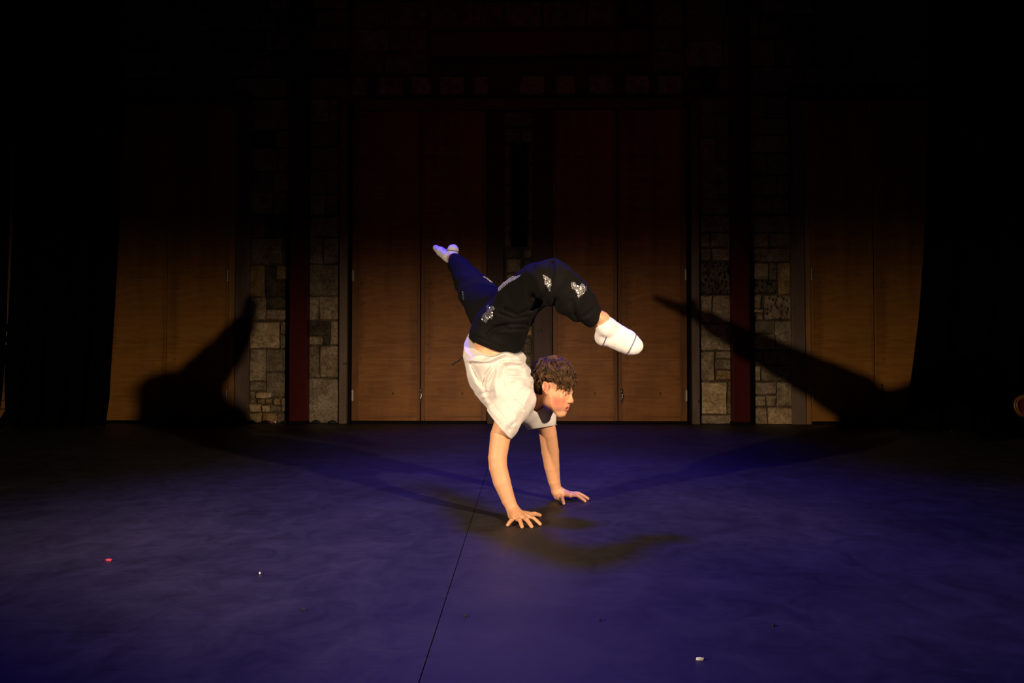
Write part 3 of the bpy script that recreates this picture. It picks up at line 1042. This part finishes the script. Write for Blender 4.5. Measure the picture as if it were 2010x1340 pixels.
# head and face
hb = [ell(hd(-0.014, 0, 0.042), (0.094, 0.074, 0.084), HAX, 0.02),
      ell(hd(0.034, 0, -0.022), (0.056, 0.062, 0.078), HAX, 0.03),
      ell(hd(0.052, 0, 0.036), (0.040, 0.056, 0.045), HAX, 0.025),
      cap(hd(0.066, 0, -0.104), hd(0.075, 0, -0.101), 0.0195, 0.0170, 0.022)]
for s in (-1, 1):
    hb += [cap(hd(0.064, 0.010 * s, -0.100), hd(0.012, 0.050 * s, -0.062), 0.017, 0.020, 0.02),
           cap(hd(0.012, 0.050 * s, -0.062), hd(0.006, 0.056 * s, -0.02), 0.020, 0.018, 0.02),
           ell(hd(0.056, 0.041 * s, -0.028), (0.026, 0.022, 0.022), HAX, 0.02),
           ell(hd(0.058, 0.034 * s, -0.060), (0.026, 0.022, 0.026), HAX, 0.02),
           cap(hd(0.085, 0.008 * s, 0.016), hd(0.070, 0.043 * s, 0.016), 0.009, 0.010, 0.012)]
hb += [ell(hd(0.0695, 0, -0.064), (0.0275, 0.033, 0.031), HAX, 0.018)]
for s in (-1, 1):
    hb += [ell(hd(0.094, 0.031 * s, -0.003), (0.013, 0.017, 0.011), HAX, 0.012, 's'),
           ell(hd(0.0735, 0.031 * s, -0.004), (0.0150, 0.0165, 0.0140), HAX, 0.004)]
hb += [cap(hd(0.087, 0, 0.004), hd(0.102, 0, -0.030), 0.0080, 0.0105, 0.012),
       ell(hd(0.1055, 0, -0.0345), (0.0095, 0.0110, 0.0088), HAX, 0.010)]
for s in (-1, 1):
    hb += [ell(hd(0.096, 0.0120 * s, -0.0375), (0.0100, 0.0068, 0.0075), HAX, 0.007),
           ell(hd(0.1015, 0.0068 * s, -0.0450), (0.005, 0.0032, 0.0034), HAX, 0.002, 's')]
# lips, slightly parted
LIPU = [hd(0.0955, 0, -0.0635), hd(0.0905, 0.013, -0.0650), hd(0.0795, 0.0245, -0.0695)]
LIPL = [hd(0.0925, 0, -0.0790), hd(0.0885, 0.012, -0.0780), hd(0.0795, 0.0235, -0.0715)]
for L, rr in ((LIPU, (0.0058, 0.0052, 0.0032)), (LIPL, (0.0066, 0.0058, 0.0032))):
    for s in (1, -1):
        pts = [L[0]] + [HC + ((q - HC) @ HF) * HF + s * ((q - HC) @ HL) * HL + ((q - HC) @ HU) * HU for q in L[1:]]
        hb += chain(pts, rr, 0.005)
hb += [cap(hd(0.096, 0.013, -0.0712), hd(0.096, -0.013, -0.0712), 0.0036, 0.0036, 0.002, 's', HF, 4.580)]
# eye slits
for s in (-1, 1):
    hb += [cap(hd(0.0885, 0.0235 * s, -0.0065), hd(0.083, 0.0400 * s, -0.0060), 0.0023, 0.0021, 0.0015, 's', HF, 2.6)]
# ears
for s in (-1, 1):
    tilt = HU * math.cos(0.25) - HF * math.sin(0.25)
    fw = HF * math.cos(0.25) + HU * math.sin(0.25)
    out = HL * s * math.cos(0.35) - fw * math.sin(0.35)
    fw2 = fw * math.cos(0.35) + HL * s * math.sin(0.35)
    ax = np.stack((fw2, out, tilt))
    e0 = hd(-0.008, 0.0765 * s, 0.002)
    hb += [ell(e0 + tilt * 0.006, (0.0205, 0.0085, 0.027), ax, 0.006), ell(e0 - tilt * 0.021 + fw2 * 0.004, (0.0115, 0.008, 0.0135), ax, 0.006),
           ell(e0 + tilt * 0.008 + fw2 * 0.003 + out * 0.0085, (0.0135, 0.0085, 0.0190), ax, 0.003, 's'),
           ell(e0 - tilt * 0.004 + fw2 * 0.006 + out * 0.006, (0.0070, 0.0070, 0.0085), ax, 0.003, 's'),
           cap(e0 + fw2 * 0.013 - tilt * 0.002 + out * 0.002, e0 + fw2 * 0.012 - tilt * 0.010 + out * 0.002, 0.0045, 0.0040, 0.004)]
body += hb

# coarse body + fine boxes for the head and the two hands, all one mesh
boxes = [((-0.02, 3.42, 0.40), (0.26, 3.74, 0.76)), ((-0.12, 3.20, -0.01), (0.09, 3.53, 0.16)), ((0.09, 3.72, -0.01), (0.35, 4.03, 0.16))]
coarse = Field((-0.72, 3.15, -0.02), (0.62, 4.88, 1.50), 0.006).apply(body)
BV, BF = coarse.mesh()
cen = BV[BF].mean(1)
keep = np.ones(len(BF), bool)
for lo, hi in boxes:
    keep &= ~np.all((cen > np.array(lo) + 0.004) & (cen < np.array(hi) - 0.004), axis=1)
BF = BF[keep]
allV, allF = [BV], [BF]
n = len(BV)
for (lo, hi), hh in zip(boxes, (0.0016, 0.0018, 0.0018)):
    v, f = Field(lo, hi, hh).apply(body).mesh()
    allV.append(v); allF.append(f + n); n += len(v)
BV = np.concatenate(allV); BF = np.concatenate(allF)
used = np.zeros(len(BV), bool); used[BF.ravel()] = True
remap = np.cumsum(used) - 1
BV = BV[used]; BF = remap[BF]
ROOT = np.array((0.02, 3.55, 0.0))
person = thing('person', ROOT, 'person in a cream T-shirt and black trousers balancing in an arched handstand', 'person')
bodyo = obj('body', BV, BF, M['skin'], person, True)


def gauss(V, c, s): return np.exp(-(((V - c) / s) ** 2).sum(1) if np.ndim(s) == 0 else -((((V - c) @ HAX.T) / s) ** 2).sum(1))


def segd(V, a, b):
    ab = b - a
    t = np.clip(((V - a) @ ab) / (ab @ ab), 0, 1)
    return np.linalg.norm(V - a - t[:, None] * ab, axis=1)


def set_attr(o, name, val):
    at = o.data.attributes.new(name, 'FLOAT', 'POINT')
    at.data.foreach_set('value', np.clip(val, 0, 1).astype(np.float32))


lip = np.zeros(len(BV))
for L, r in ((LIPU, 0.0066), (LIPL, 0.0076)):
    for s in (1, -1):
        pts = [HC + ((q - HC) @ HF) * HF + s * ((q - HC) @ HL) * HL + ((q - HC) @ HU) * HU for q in L]
        d = np.minimum(segd(BV, pts[0], pts[1]), segd(BV, pts[1], pts[2]))
        lip = np.maximum(lip, np.clip(1 - (d - r) / 0.002, 0, 1))
set_attr(bodyo, 'lip', lip * 0.9)
bl = np.zeros(len(BV))
for s in (1, -1):
    bl = np.maximum(bl, 0.72 * gauss(BV, hd(0.062, 0.055 * s, -0.046), np.array((0.032, 0.035, 0.036))))
    bl = np.maximum(bl, 0.6 * gauss(BV, hd(0.055, 0.056 * s, -0.024), np.array((0.008, 0.03, 0.006))))
    bl = np.maximum(bl, 0.55 * gauss(BV, hd(-0.004, 0.078 * s, -0.002), np.array((0.02, 0.02, 0.03))))
bl = np.maximum(bl, 0.35 * gauss(BV, hd(0.115, 0, -0.036), np.array((0.02, 0.02, 0.02))))
set_attr(bodyo, 'blush', bl)
br = np.zeros(len(BV))
for s in (1, -1):
    d = segd(BV, hd(0.094, 0.014 * s, 0.018), hd(0.076, 0.048 * s, 0.020))
    br = np.maximum(br, np.clip(1 - (d - 0.006) / 0.004, 0, 1) * 0.8)
    d = segd(BV, hd(0.0905, 0.0215 * s, -0.0035), hd(0.085, 0.0425 * s, -0.0035))
    br = np.maximum(br, np.clip(1 - (d - 0.0014) / 0.0016, 0, 1) * 0.9)
    d = segd(BV, hd(0.0905, 0.0225 * s, -0.0095), hd(0.085, 0.0415 * s, -0.0090))
    br = np.maximum(br, np.clip(1 - (d - 0.0008) / 0.0016, 0, 1) * 0.55)
set_attr(bodyo, 'brow', br)
nl = np.zeros(len(BV))
set_attr(bodyo, 'nail', nl)

for s in (-1, 1):
    bm = bmesh.new()
    bmesh.ops.create_uvsphere(bm, u_segments=20, v_segments=14, radius=0.0122)
    bm.verts.index_update()
    look = HF * 0.93 - HU * 0.22 - HL * 0.15
    look /= np.linalg.norm(look)
    a = np.cross(look, HU); a /= np.linalg.norm(a); b_ = np.cross(a, look)
    c0 = hd(0.0745, 0.031 * s, -0.0055)
    V = [c0 + q.co.x * a + q.co.y * b_ + q.co.z * look for q in bm.verts]
    F = [[q.index for q in f.verts] for f in bm.faces]
    up = [f.calc_center_median().z for f in bm.faces]
    bm.free()
    e = obj('eye', V, F, [M['eye'], M['iris']], person, True)
    for p_, z in zip(e.data.polygons, up):
        p_.material_index = 1 if z > 0.0105 else 0

# ---- shirt
def smoothmask(x, a, b):
    t = np.clip((x - a) / (b - a), 0, 1)
    return t * t * (3 - 2 * t)


def px_folds(Fd, folds, side=3.62, ws=1.0):
    """folds drawn as lines on the near flank: raises (+) or presses (-) the cloth along them"""
    sl, (X, Y, Z) = Fd.grid()
    near = np.abs(Fd.F) < 0.05
    ii = np.argwhere(near)
    x = Fd.lo[0] + Fd.h * ii[:, 0]; y = Fd.lo[1] + Fd.h * ii[:, 1]; z = Fd.lo[2] + Fd.h * ii[:, 2]
    u, v = proj(x, y, z)
    uv = np.stack((u, v), 1)
    add = np.zeros(len(ii))
    wt = 1 - smoothmask(y, side - 0.04, side + 0.04)
    for pts, amp, wd in folds:
        amp *= 1.35
        d = np.full(len(ii), 1e9)
        for a, b in zip(pts[:-1], pts[1:]):
            a, b = np.array(a, float), np.array(b, float)
            ab = b - a
            t = np.clip(((uv - a) @ ab) / (ab @ ab), 0, 1)
            d = np.minimum(d, np.linalg.norm(uv - a - t[:, None] * ab, axis=1))
        add += amp * np.exp(-(d / (wd * ws)) ** 2)
    Fd.F[ii[:, 0], ii[:, 1], ii[:, 2]] -= (add * wt).astype(np.float32)


def waves(Fd, comps, mask=None):
    sl, (X, Y, Z) = Fd.grid()
    w_ = 0
    for amp, (a, b, c_), ph in comps:
        w_ = w_ + amp * np.sin(a * X + b * Y + c_ * Z + ph + 0.8 * np.sin(9 * X + 7 * Y - 11 * Z + ph))
    Fd.F += (w_ if mask is None else w_ * mask(X, Y, Z)).astype(np.float32)


T0, T1, T2, T3 = P(967, 690, 3.60), P(974, 722, 3.60), P(987, 752, 3.60), P(999, 780, 3.60)
shirt_p = chain([P(962, 660, 3.60), T0, T1, T2, T3], [0.126, 0.138, 0.142, 0.145, 0.128], 0.012, LAT, 1.22)
shirt_p += chain([P(1012, 782, 3.50), P(986, 826, 3.46), P(978, 850, 3.45)], [0.094, 0.078, 0.070], 0.03)
shirt_p += chain([P(1024, 788, 3.68), P(1058, 815, 3.76), P(1067, 842, 3.79)], [0.092, 0.078, 0.070], 0.03)
for (u_, v_), r_ in (((1008, 707), 0.026), ((1017, 725), 0.024), ((1027, 739), 0.024), ((1030, 754), 0.022)):
    shirt_p.append(cap(P(u_, v_, 3.50), P(u_ + 13, v_ - 4, 3.75), r_, r_ * 0.9, 0.016))
SF = Field((-0.36, 3.28, 0.25), (0.24, 3.98, 0.92), 0.0032).apply(shirt_p)
crop2 = lambda L: [(900 + a / 6.09, 640 + b / 6.09) for a, b in L]
px_folds(SF, [
    (crop2([(110, 410), (300, 425), (560, 320), (750, 385)]), 0.007, 4.580),
    (crop2([(160, 440), (380, 450), (560, 380)]), -0.006, 3.0),
    (crop2([(300, 690), (325, 590), (400, 480), (480, 440)]), -0.008, 3.0),
    (crop2([(345, 640), (420, 530), (520, 480)]), 0.005, 3.5),
    (crop2([(480, 440), (640, 420), (770, 425)]), 0.006, 3.5),
    (crop2([(520, 490), (660, 470), (780, 475)]), -0.006, 2.6),
    (crop2([(560, 540), (700, 530), (800, 520)]), 0.005, 3.2),
    (crop2([(600, 600), (740, 600), (880, 580)]), -0.005, 2.6),
    (crop2([(640, 650), (760, 650), (880, 650)]), 0.004, 3.0),
    (crop2([(200, 680), (300, 760), (300, 830)]), 0.004, 4.580),
    (crop2([(110, 470), (180, 640), (290, 850)]), 0.006, 5.0), (crop2([(170, 480), (240, 620), (330, 780)]), -0.006, 3.5),
    (crop2([(430, 520), (390, 640), (360, 740)]), -0.006, 3.5), (crop2([(470, 540), (440, 680), (450, 820)]), 0.005, 5.0),
    (crop2([(560, 480), (520, 640), (560, 800)]), -0.004, 4.0), (crop2([(330, 900), (430, 1040), (560, 1180)]), 0.004, 5.0),
    (crop2([(420, 960), (520, 1080), (600, 1230)]), -0.005, 3.5), (crop2([(860, 760), (800, 900), (780, 1000)]), 0.004, 5.0),
    (crop2([(270, 810), (400, 790)]), -0.004, 4.0),
    (crop2([(675, 890), (745, 950), (775, 1000)]), -0.005, 3.0),
    (crop2([(600, 960), (690, 1060), (680, 1190)]), 0.004, 4.0),
    (crop2([(690, 820), (760, 760), (860, 720)]), -0.003, 3.5),
    (crop2([(640, 1180), (690, 1140)]), -0.003, 3.0)], 3.60)
waves(SF, [(0.0022, (38, 22, 60), 0.4), (0.0018, (-44, 30, 36), 1.9), (0.0012, (80, 40, -70), 0.7)])
# folds of the bunched upper back
waves(SF, [(0.0055, (30, 12, 118), 0.3)], lambda X, Y, Z: np.exp(-(((X - 0.0) / 0.075) ** 2 + ((Z - 0.70) / 0.075) ** 2)) + 0 * Y)
# openings: neck, hem, cuffs
def hemcut(X, Y, Z):
    """the hem sags on the near side and is caught up high on the far belly side"""
    u, v = proj(X, Y, Z)
    f = np.clip((1010 - u) / 70, 0, 1)
    line = 697 - (u - 1000) * 0.02 - 4 * np.exp(-((u - 1000) / 16) ** 2) - np.clip((Y - 3.47) / 0.15, 0, 2) * (4 + 28 * f) + 2.0 * np.sin(u * 0.13 + 6 * Y)
    return ((v - line) * 0.0024).astype(np.float32)


cutN = [P(958, 808, 3.45), P(1003, 861, 3.45)]
cn = np.cross(cutN[1] - cutN[0], np.array((0, 1.0, 0))); cn = cn / np.linalg.norm(cn); cn = cn if cn[2] < 0 else -cn
cutF = P(1066, 839, 3.78)
ops = [(hemcut, np.array((-0.4, 3.2, 0.6)), np.array((0.3, 4.0, 1.0)), 0.005, 's'),
       half(cutN[0], cn, 0.004, (-0.3, 3.2, 0.2), (0.06, 3.62, 0.62)),
       half(cutF, np.array((0.16, -0.10, -1.0)), 0.004, (0.0, 3.60, 0.2), (0.3, 4.0, 0.50)),
       cap(NECK0 + np.array((0.02, 0, 0.0)), hd(-0.02, 0, -0.02), 0.060, 0.086, 0.006, 's'),
       cap(hd(-0.01, 0, -0.02), hd(0.02, 0, -0.075), 0.092, 0.066, 0.006, 's')]
# hollows just inside the hem and the cuffs, so the cloth reads as thin
ax0 = (T1 - T0) / np.linalg.norm(T1 - T0)
ops += [cap(P(961, 612, 3.60), P(962, 637, 3.60), 0.118, 0.118, 0.006, 's', LAT, 1.23)]
arm_dir = (E_N - S_N) / np.linalg.norm(E_N - S_N)
ops += [cap(P(981, 835, 3.452), P(968, 880, 3.45), 0.062, 0.066, 0.003, 's'), cap(P(1072, 832, 3.78), P(1082, 880, 3.80), 0.054, 0.058, 0.003, 's')]
SF.apply(ops)
shv, shf = SF.mesh()
shirt = obj('shirt', shv, shf, M['shirt'], person, True)

# ---- trousers
tr = chain([P(970, 667, 3.62), P(978, 655, 3.62), P(988, 636, 3.62)], [0.124, 0.128, 0.126], 0.03, LAT, 1.22)
tr += chain([P(994, 628, 3.54), P(1020, 588, 3.44), P(1060, 556, 3.32), P(1082, 552, 3.27)], [0.118, 0.104, 0.095, 0.096], 0.012)
tr += chain([P(1082, 552, 3.27), P(1118, 580, 3.32), P(1146, 606, 3.36), P(1167, 626, 3.40)], [0.095, 0.092, 0.070, 0.044], 0.012)
tr += chain([P(966, 612, 3.72), P(938, 578, 3.92), P(920, 552, 4.150), P(900, 522, 4.390), P(891, 509, 4.480)], [0.120, 0.097, 0.081, 0.058, 0.038], 0.012)
TF = Field((-0.56, 3.12, 0.66), (0.50, 4.62, 1.40), 0.0042).apply(tr)
crop1 = lambda L: [(830 + a / 3.35, 460 + b / 3.35) for a, b in L]
px_folds(TF, [
    (crop1([(540, 490), (620, 530), (700, 495)]), -0.008, 3.0), (crop1([(500, 520), (600, 555), (690, 540)]), -0.006, 2.5),
    (crop1([(480, 610), (570, 590), (680, 590)]), -0.007, 2.6), (crop1([(430, 660), (470, 620), (540, 600)]), -0.012, 4.0),
    (crop1([(560, 625), (660, 620)]), -0.005, 2.4), (crop1([(490, 640), (660, 645)]), 0.005, 3.0),
    (crop1([(850, 190), (850, 260), (820, 360), (760, 460)]), -0.012, 4.580), (crop1([(740, 400), (770, 440), (720, 490)]), -0.010, 4.0),
    (crop1([(870, 430), (860, 480)]), -0.012, 4.0), (crop1([(980, 440), (1000, 520), (1040, 590)]), -0.008, 4.0),
    (crop1([(1090, 560), (1130, 520), (1170, 490)]), 0.006, 3.0), (crop1([(1060, 540), (1110, 500)]), -0.006, 3.0),
    (crop1([(690, 250), (760, 300), (780, 380)]), 0.007, 7.0),
    (crop1([(330, 660), (440, 705), (540, 745)]), -0.004, 1.4)], 3.62, 1.3)
waves(TF, [(0.002, (36, 14, 46), 0.9), (0.0018, (-40, 16, 30), 2.4), (0.0012, (70, 30, -60), 0.2)])
wb0, wb1 = P(921, 664, 3.60), P(1000, 693, 3.60)
wn = np.cross(wb1 - wb0, np.array((0, 1.0, 0.12))); wn /= np.linalg.norm(wn); wn = wn if wn[2] < 0 else -wn
d1 = A_N - P(1146, 606, 3.36); d2 = A_F - P(900, 522, 4.390)
TF.apply([half(wb0, wn, 0.006, (-0.6, 3.2, 0.6), (0.2, 3.98, 0.95)),
          half(P(1169, 627, 3.40), d1, 0.004, (0.24, 3.2, 0.7), (0.6, 3.7, 1.2)),
          half(P(890, 509, 4.490), d2, 0.003, (-0.8, 4.25, 1.0), (-0.3, 4.8, 1.6)),
          cap(P(1164, 622, 3.40), P(1185, 640, 3.41), 0.036, 0.036, 0.003, 's'),
          cap(P(893, 513, 4.470), P(884, 498, 4.540), 0.031, 0.031, 0.003, 's')])
trv, trf = TF.mesh()
trousers = obj('trousers', trv, trf, M['trousers'], person, True)

# ---- socks
def sock(prims, lo, hi, cut, label, stripes):
    f = Field(lo, hi, 0.0026).apply(prims)
    waves(f, [(0.0005, (150, 90, 120), 0.2), (0.0004, (-120, 140, 90), 1.3)])
    f.apply([half(cut[0], cut[1], 0.002)])
    v, q = f.mesh()
    o = obj('sock', v, q, M['sock'], person, True)
    o['label'] = label
    val = np.zeros(len(v))
    for pt, nr, side in stripes:
        nr = np.array(nr) / np.linalg.norm(nr)
        d = np.abs((v - pt) @ nr)
        ok = 1.0 if side is None else ((v - side[0]) @ np.array(side[1]) > 0)
        val = np.maximum(val, np.clip(1 - (d - 0.0016) / 0.0022, 0, 1) * ok)
    set_attr(o, 'stripe', val)
    return o


fd = TOE_N - HEEL_N; fd /= np.linalg.norm(fd)
sp = [cap(P(1174, 622, 3.40), P(1190, 642, 3.41), 0.038, 0.047, 0.02), ell(P(1184, 660, 3.45), (0.036, 0.036, 0.038), None, 0.025),
      cap(P(1194, 646, 3.45), P(1230, 669, 3.435), 0.050, 0.049, 0.025), cap(P(1230, 669, 3.435), P(1245, 678, 3.425), 0.047, 0.040, 0.02),
      cap(P(1184, 662, 3.45), P(1236, 680, 3.43), 0.033, 0.036, 0.02)]
cutd = P(1192, 614, 3.45) - P(1167, 646, 3.45)
ck = np.cross(cutd, np.array((0, 1.0, 0.0))); ck = ck if ck[0] < 0 else -ck
sock(sp, (0.26, 3.33, 0.66), (0.60, 3.56, 1.0), (P(1192, 614, 3.45), ck), 'white ankle sock with a dark line across the toes',
     [(P(1246, 661, 3.43), np.cross(P(1247, 660, 3.43) - P(1233, 690, 3.43), np.array((0, 1.0, 0))), None),
      (P(1186, 668, 3.45), np.cross(P(1190, 652, 3.45) - P(1182, 676, 3.45), np.array((0, 1.0, 0))), (P(1190, 662, 3.45), (0, 0, -1.0)))])
sp = [cap(P(893, 512, 4.480), P(888, 503, 4.520), 0.033, 0.036, 0.02), ell(P(889, 491, 4.530), (0.035, 0.034, 0.036), None, 0.012),
      cap(P(881, 504, 4.540), P(866, 494, 4.620), 0.036, 0.028, 0.012), cap(P(866, 494, 4.620), P(855.5, 486.5, 4.690), 0.027, 0.019, 0.012)]
cutd = P(881, 519, 4.500) - P(898, 499, 4.500)
ck = np.cross(cutd, np.array((0, 1.0, 0.0))); ck = ck if ck[0] > 0 else -ck
sock(sp, (-0.66, 4.30, 1.15), (-0.36, 4.82, 1.55), (P(882, 518, 4.500), ck), 'white ankle sock lit blue from above',
     [(P(880, 491, 4.510), (0.15, 0, 1.0), (P(876, 490, 4.530), (1.0, 0, 0)))])

# ---- hair: a scalp cap plus curled locks
hf = [ell(hd(-0.016, 0, 0.048), (0.104, 0.084, 0.095), HAX, 0.02), ell(hd(0.040, 0, 0.060), (0.058, 0.066, 0.050), HAX, 0.02),
      ell(hd(-0.060, 0, 0.000), (0.052, 0.062, 0.060), HAX, 0.02)]
HR = Field((-0.06, 3.40, 0.44), (0.26, 3.78, 0.80), 0.003).apply(hf)
sl, (X, Y, Z) = HR.grid()
lf = (X - HC[0]) * HF[0] + (Y - HC[1]) * HF[1] + (Z - HC[2]) * HF[2]
ll = (X - HC[0]) * HL[0] + (Y - HC[1]) * HL[1] + (Z - HC[2]) * HL[2]
lu = (X - HC[0]) * HU[0] + (Y - HC[1]) * HU[1] + (Z - HC[2]) * HU[2]
line = np.interp(lf, [-0.09, -0.036, -0.027, 0.02, 0.09], [-0.04, -0.036, 0.030, 0.036, 0.044])
HR.F = np.maximum(HR.F, (line - lu) * 0.7).astype(np.float32)
HR.F += (0.0035 * np.sin(70 * lf + 40 * ll + 3 * np.sin(40 * lu)) + 0.003 * np.sin(95 * ll - 60 * lu + 2 * np.sin(50 * lf))).astype(np.float32)
hv, hfq = HR.mesh()
hair = obj('hair', hv, hfq, M['scalp'], person, True)

R_ = random.Random(11)
LK = MB()


C0, RAD = np.array((-0.014, 0.0, 0.044)), np.array((0.107, 0.087, 0.097))


def lock(f, l, u, L, front, fringe=False, kids=6):
    """a wavy clump: one guide path over the scalp and a handful of strands that close up at the tip"""
    p = np.array((f, l, u), float)
    q = (p - C0) / RAD
    p = C0 + RAD * q / np.linalg.norm(q)
    pts, sd_, nr_ = [], [], []
    n_ = 10
    ph, fr, am = R_.uniform(0, 6.28), R_.uniform(70, 150), R_.uniform(0.002, 0.0055)
    flow = np.array((0.65 if front else -0.25, 0.25 * np.sign(l) * R_.uniform(0, 1), -0.65)) + np.array([R_.uniform(-.5, .5) for _ in range(3)])
    lift, out, end = R_.uniform(0.0, 0.011), R_.uniform(0.0, 0.016), R_.uniform(-0.010, 0.020)
    for i in range(n_):
        t = i / (n_ - 1)
        q = (p - C0) / RAD ** 2
        nrm = q / np.linalg.norm(q)
        tang = flow - nrm * (flow @ nrm)
        if fringe and p[0] > 0.05:
            tang = np.array((0.30 * (1 - t) - 0.1, tang[1] * 0.4, -1.0))
        tang /= np.linalg.norm(tang) + 1e-6
        side = np.cross(nrm, tang)
        a = fr * L * t + ph
        pts.append(p + nrm * (lift * math.sin(math.pi * min(1, t * 1.1)) + am * math.cos(a) + (out * t if fringe else 0)) + side * am * 1.3 * math.sin(a))
        sd_.append(side); nr_.append(nrm)
        p = p + tang * L / (n_ - 1)
        q = (p - C0) / RAD
        if not (fringe and p[0] > 0.05):
            p = C0 + RAD * q / max(np.linalg.norm(q), 1e-6)
        if p[0] > 0.04:
            lim = (0.004 if p[1] < -0.018 else -0.006) + end
        else:
            lim = 0.030 + 0.5 * end if p[0] > -0.036 else -0.062 + end
        if p[2] < lim and i > 2:
            break
    m = len(pts)
    if m < 4:
        return
    for k in range(kids):
        ox, oy = R_.gauss(0, 0.0030), R_.gauss(0, 0.0022)
        r = R_.uniform(0.0005, 0.0011)
        w_ = []
        for i in range(m):
            t = i / (m - 1)
            o_ = (1 - 0.75 * t * t)
            w_.append(pts[i] + sd_[i] * ox * o_ + nr_[i] * oy * o_)
        w_ = [HC + w[0] * HF + w[1] * HL + w[2] * HU for w in w_]
        LK.tube(w_, [r * (1.15 - 0.95 * (i / (m - 1)) ** 2) for i in range(m)], 4, False)


cnt = 0
while cnt < 900:
    th, z = R_.uniform(0, 2 * math.pi), R_.uniform(-0.5, 1)
    s_ = math.sqrt(1 - z * z)
    f, l, u = -0.014 + 0.10 * s_ * math.cos(th), 0.08 * s_ * math.sin(th), 0.044 + 0.09 * z
    if f > -0.03 and u < 0.055 and not (f > 0.05 and u > 0.04):
        continue
    if u < -0.02 and f > -0.04:
        continue
    cnt += 1
    lock(f, l, u, R_.uniform(0.030, 0.075), f > -0.02)
# the crown, combed forward
for k in range(170):
    lock(R_.uniform(-0.09, 0.05), R_.uniform(-0.06, 0.06), 0.16, R_.uniform(0.05, 0.08), True)
# longer fringe falling in front of the forehead
for k in range(150):
    l = R_.uniform(-0.066, 0.062)
    lock(0.060 + R_.uniform(-0.035, 0.020), l, 0.112 + R_.uniform(-0.03, 0.012), R_.uniform(0.080, 0.125), True, True)
LK.build('hair_locks', M['hair'], hair, True)

# ---- sequin motifs on the trousers
tv = trv - 0.0
bvh = BVHTree.FromPolygons([Vector(v) for v in tv], [tuple(int(i) for i in f) for f in trf])


def inpoly(x, y, poly):
    c_ = False
    j = len(poly) - 1
    for i in range(len(poly)):
        xi, yi = poly[i]; xj, yj = poly[j]
        if (yi > y) != (yj > y) and x < (xj - xi) * (y - yi) / (yj - yi) + xi:
            c_ = not c_
        j = i
    return c_


def motif(poly, step, label, m=None, up=None):
    xs, ys = [p[0] for p in poly], [p[1] for p in poly]
    mb = MB()
    y = min(ys); row = 0
    o = cam.location
    while y <= max(ys):
        x = min(xs) + (step / 2 if row % 2 else 0)
        while x <= max(xs):
            jx, jy = x + R_.uniform(-.4, .4) * step * 0.5, y + R_.uniform(-.4, .4) * step * 0.5
            if inpoly(jx, jy, poly):
                d = Vector(P(jx, jy, 3.0)) - o
                d.normalize()
                loc, nrm, _, _ = bvh.ray_cast(o, d)
                if loc is not None:
                    nn = (nrm + Vector((R_.uniform(-.55, .55), R_.uniform(-.3, .3), R_.uniform(-.55, .55)))).normalized()
                    if up is not None and jx > up:
                        nn = (nn + Vector((0, 0.1, 1.1))).normalized()
                    a = nn.orthogonal().normalized(); b_ = nn.cross(a)
                    rad = step * loc.y / FPX * R_.uniform(0.5, 0.72)
                    c_ = loc + nrm * 0.0025
                    top = [c_ + nn * 0.0006 + (a * math.cos(t) + b_ * math.sin(t)) * rad for t in np.linspace(0, 2 * math.pi, 7)[:-1]]
                    bot = [q - nn * 0.0012 for q in top]
                    f_ = [tuple(range(6)), tuple(range(6, 12))[::-1]] + [(i, 6 + i, 6 + (i + 1) % 6, (i + 1) % 6) for i in range(6)]
                    mb.add([q[:] for q in top + bot], f_)
            x += step
        y += step * 0.87
        row += 1
    if mb.v:
        q = mb.build('sequin_patch', m or M['sequin'], trousers)
        q['label'] = label
        q['kind'] = 'stuff'          # hundreds of tiny flakes sewn on as one patch


cr4 = lambda L: [(830 + a / 6.7, 460 + b / 6.7) for a, b in L]
cr5 = lambda L: [(1030 + a / 6.092, 490 + b / 6.092) for a, b in L]
motif(cr4([(770, 1110), (800, 1050), (835, 1030), (850, 990), (838, 945), (862, 928), (892, 950), (915, 935), (955, 975), (945, 990), (915, 990), (925, 1050), (915, 1110), (880, 1095), (860, 1120), (835, 1160), (800, 1150)]), 1.7, 'silver sequin motif beside the pocket')
motif(cr5([(218, 300), (245, 310), (285, 340), (320, 350), (325, 420), (310, 450), (308, 490), (290, 495), (290, 460), (265, 440), (232, 410), (235, 360)]), 1.7, 'silver sequin motif on the back of the knee')
motif(cr5([(545, 400), (570, 380), (595, 395), (620, 430), (660, 430), (668, 400), (690, 405), (735, 450), (735, 475), (715, 510), (690, 535), (655, 560), (643, 580), (630, 540), (600, 490), (560, 460)]), 1.7, 'silver winged sequin motif on the shin', None, 1143)
motif(cr4([(990, 735), (1010, 690), (1060, 640), (1130, 590), (1190, 545), (1200, 560), (1290, 535), (1290, 550), (1210, 600), (1130, 645), (1070, 695), (1010, 745)]), 1.7, 'sequin stripe along the top of the thigh', M['sequin_soft'], 0)
motif(cr4([(790, 545), (810, 550), (860, 585), (915, 635), (905, 642), (850, 600), (795, 562)]), 1.7, 'sequin stripe on the far thigh', M['sequin_soft'], 0)
motif(cr4([(520, 740), (535, 750), (545, 790), (550, 860), (535, 850), (525, 800)]), 1.7, 'sequin tip on the far knee')
# drawcord hanging from the waistband on the belly side
MB().tube([P(938, 668, 3.80), P(920, 690, 3.815), P(903, 706, 3.80), P(887, 716, 3.78)], 0.003, 6).build('drawcord', M['cord'], trousers)
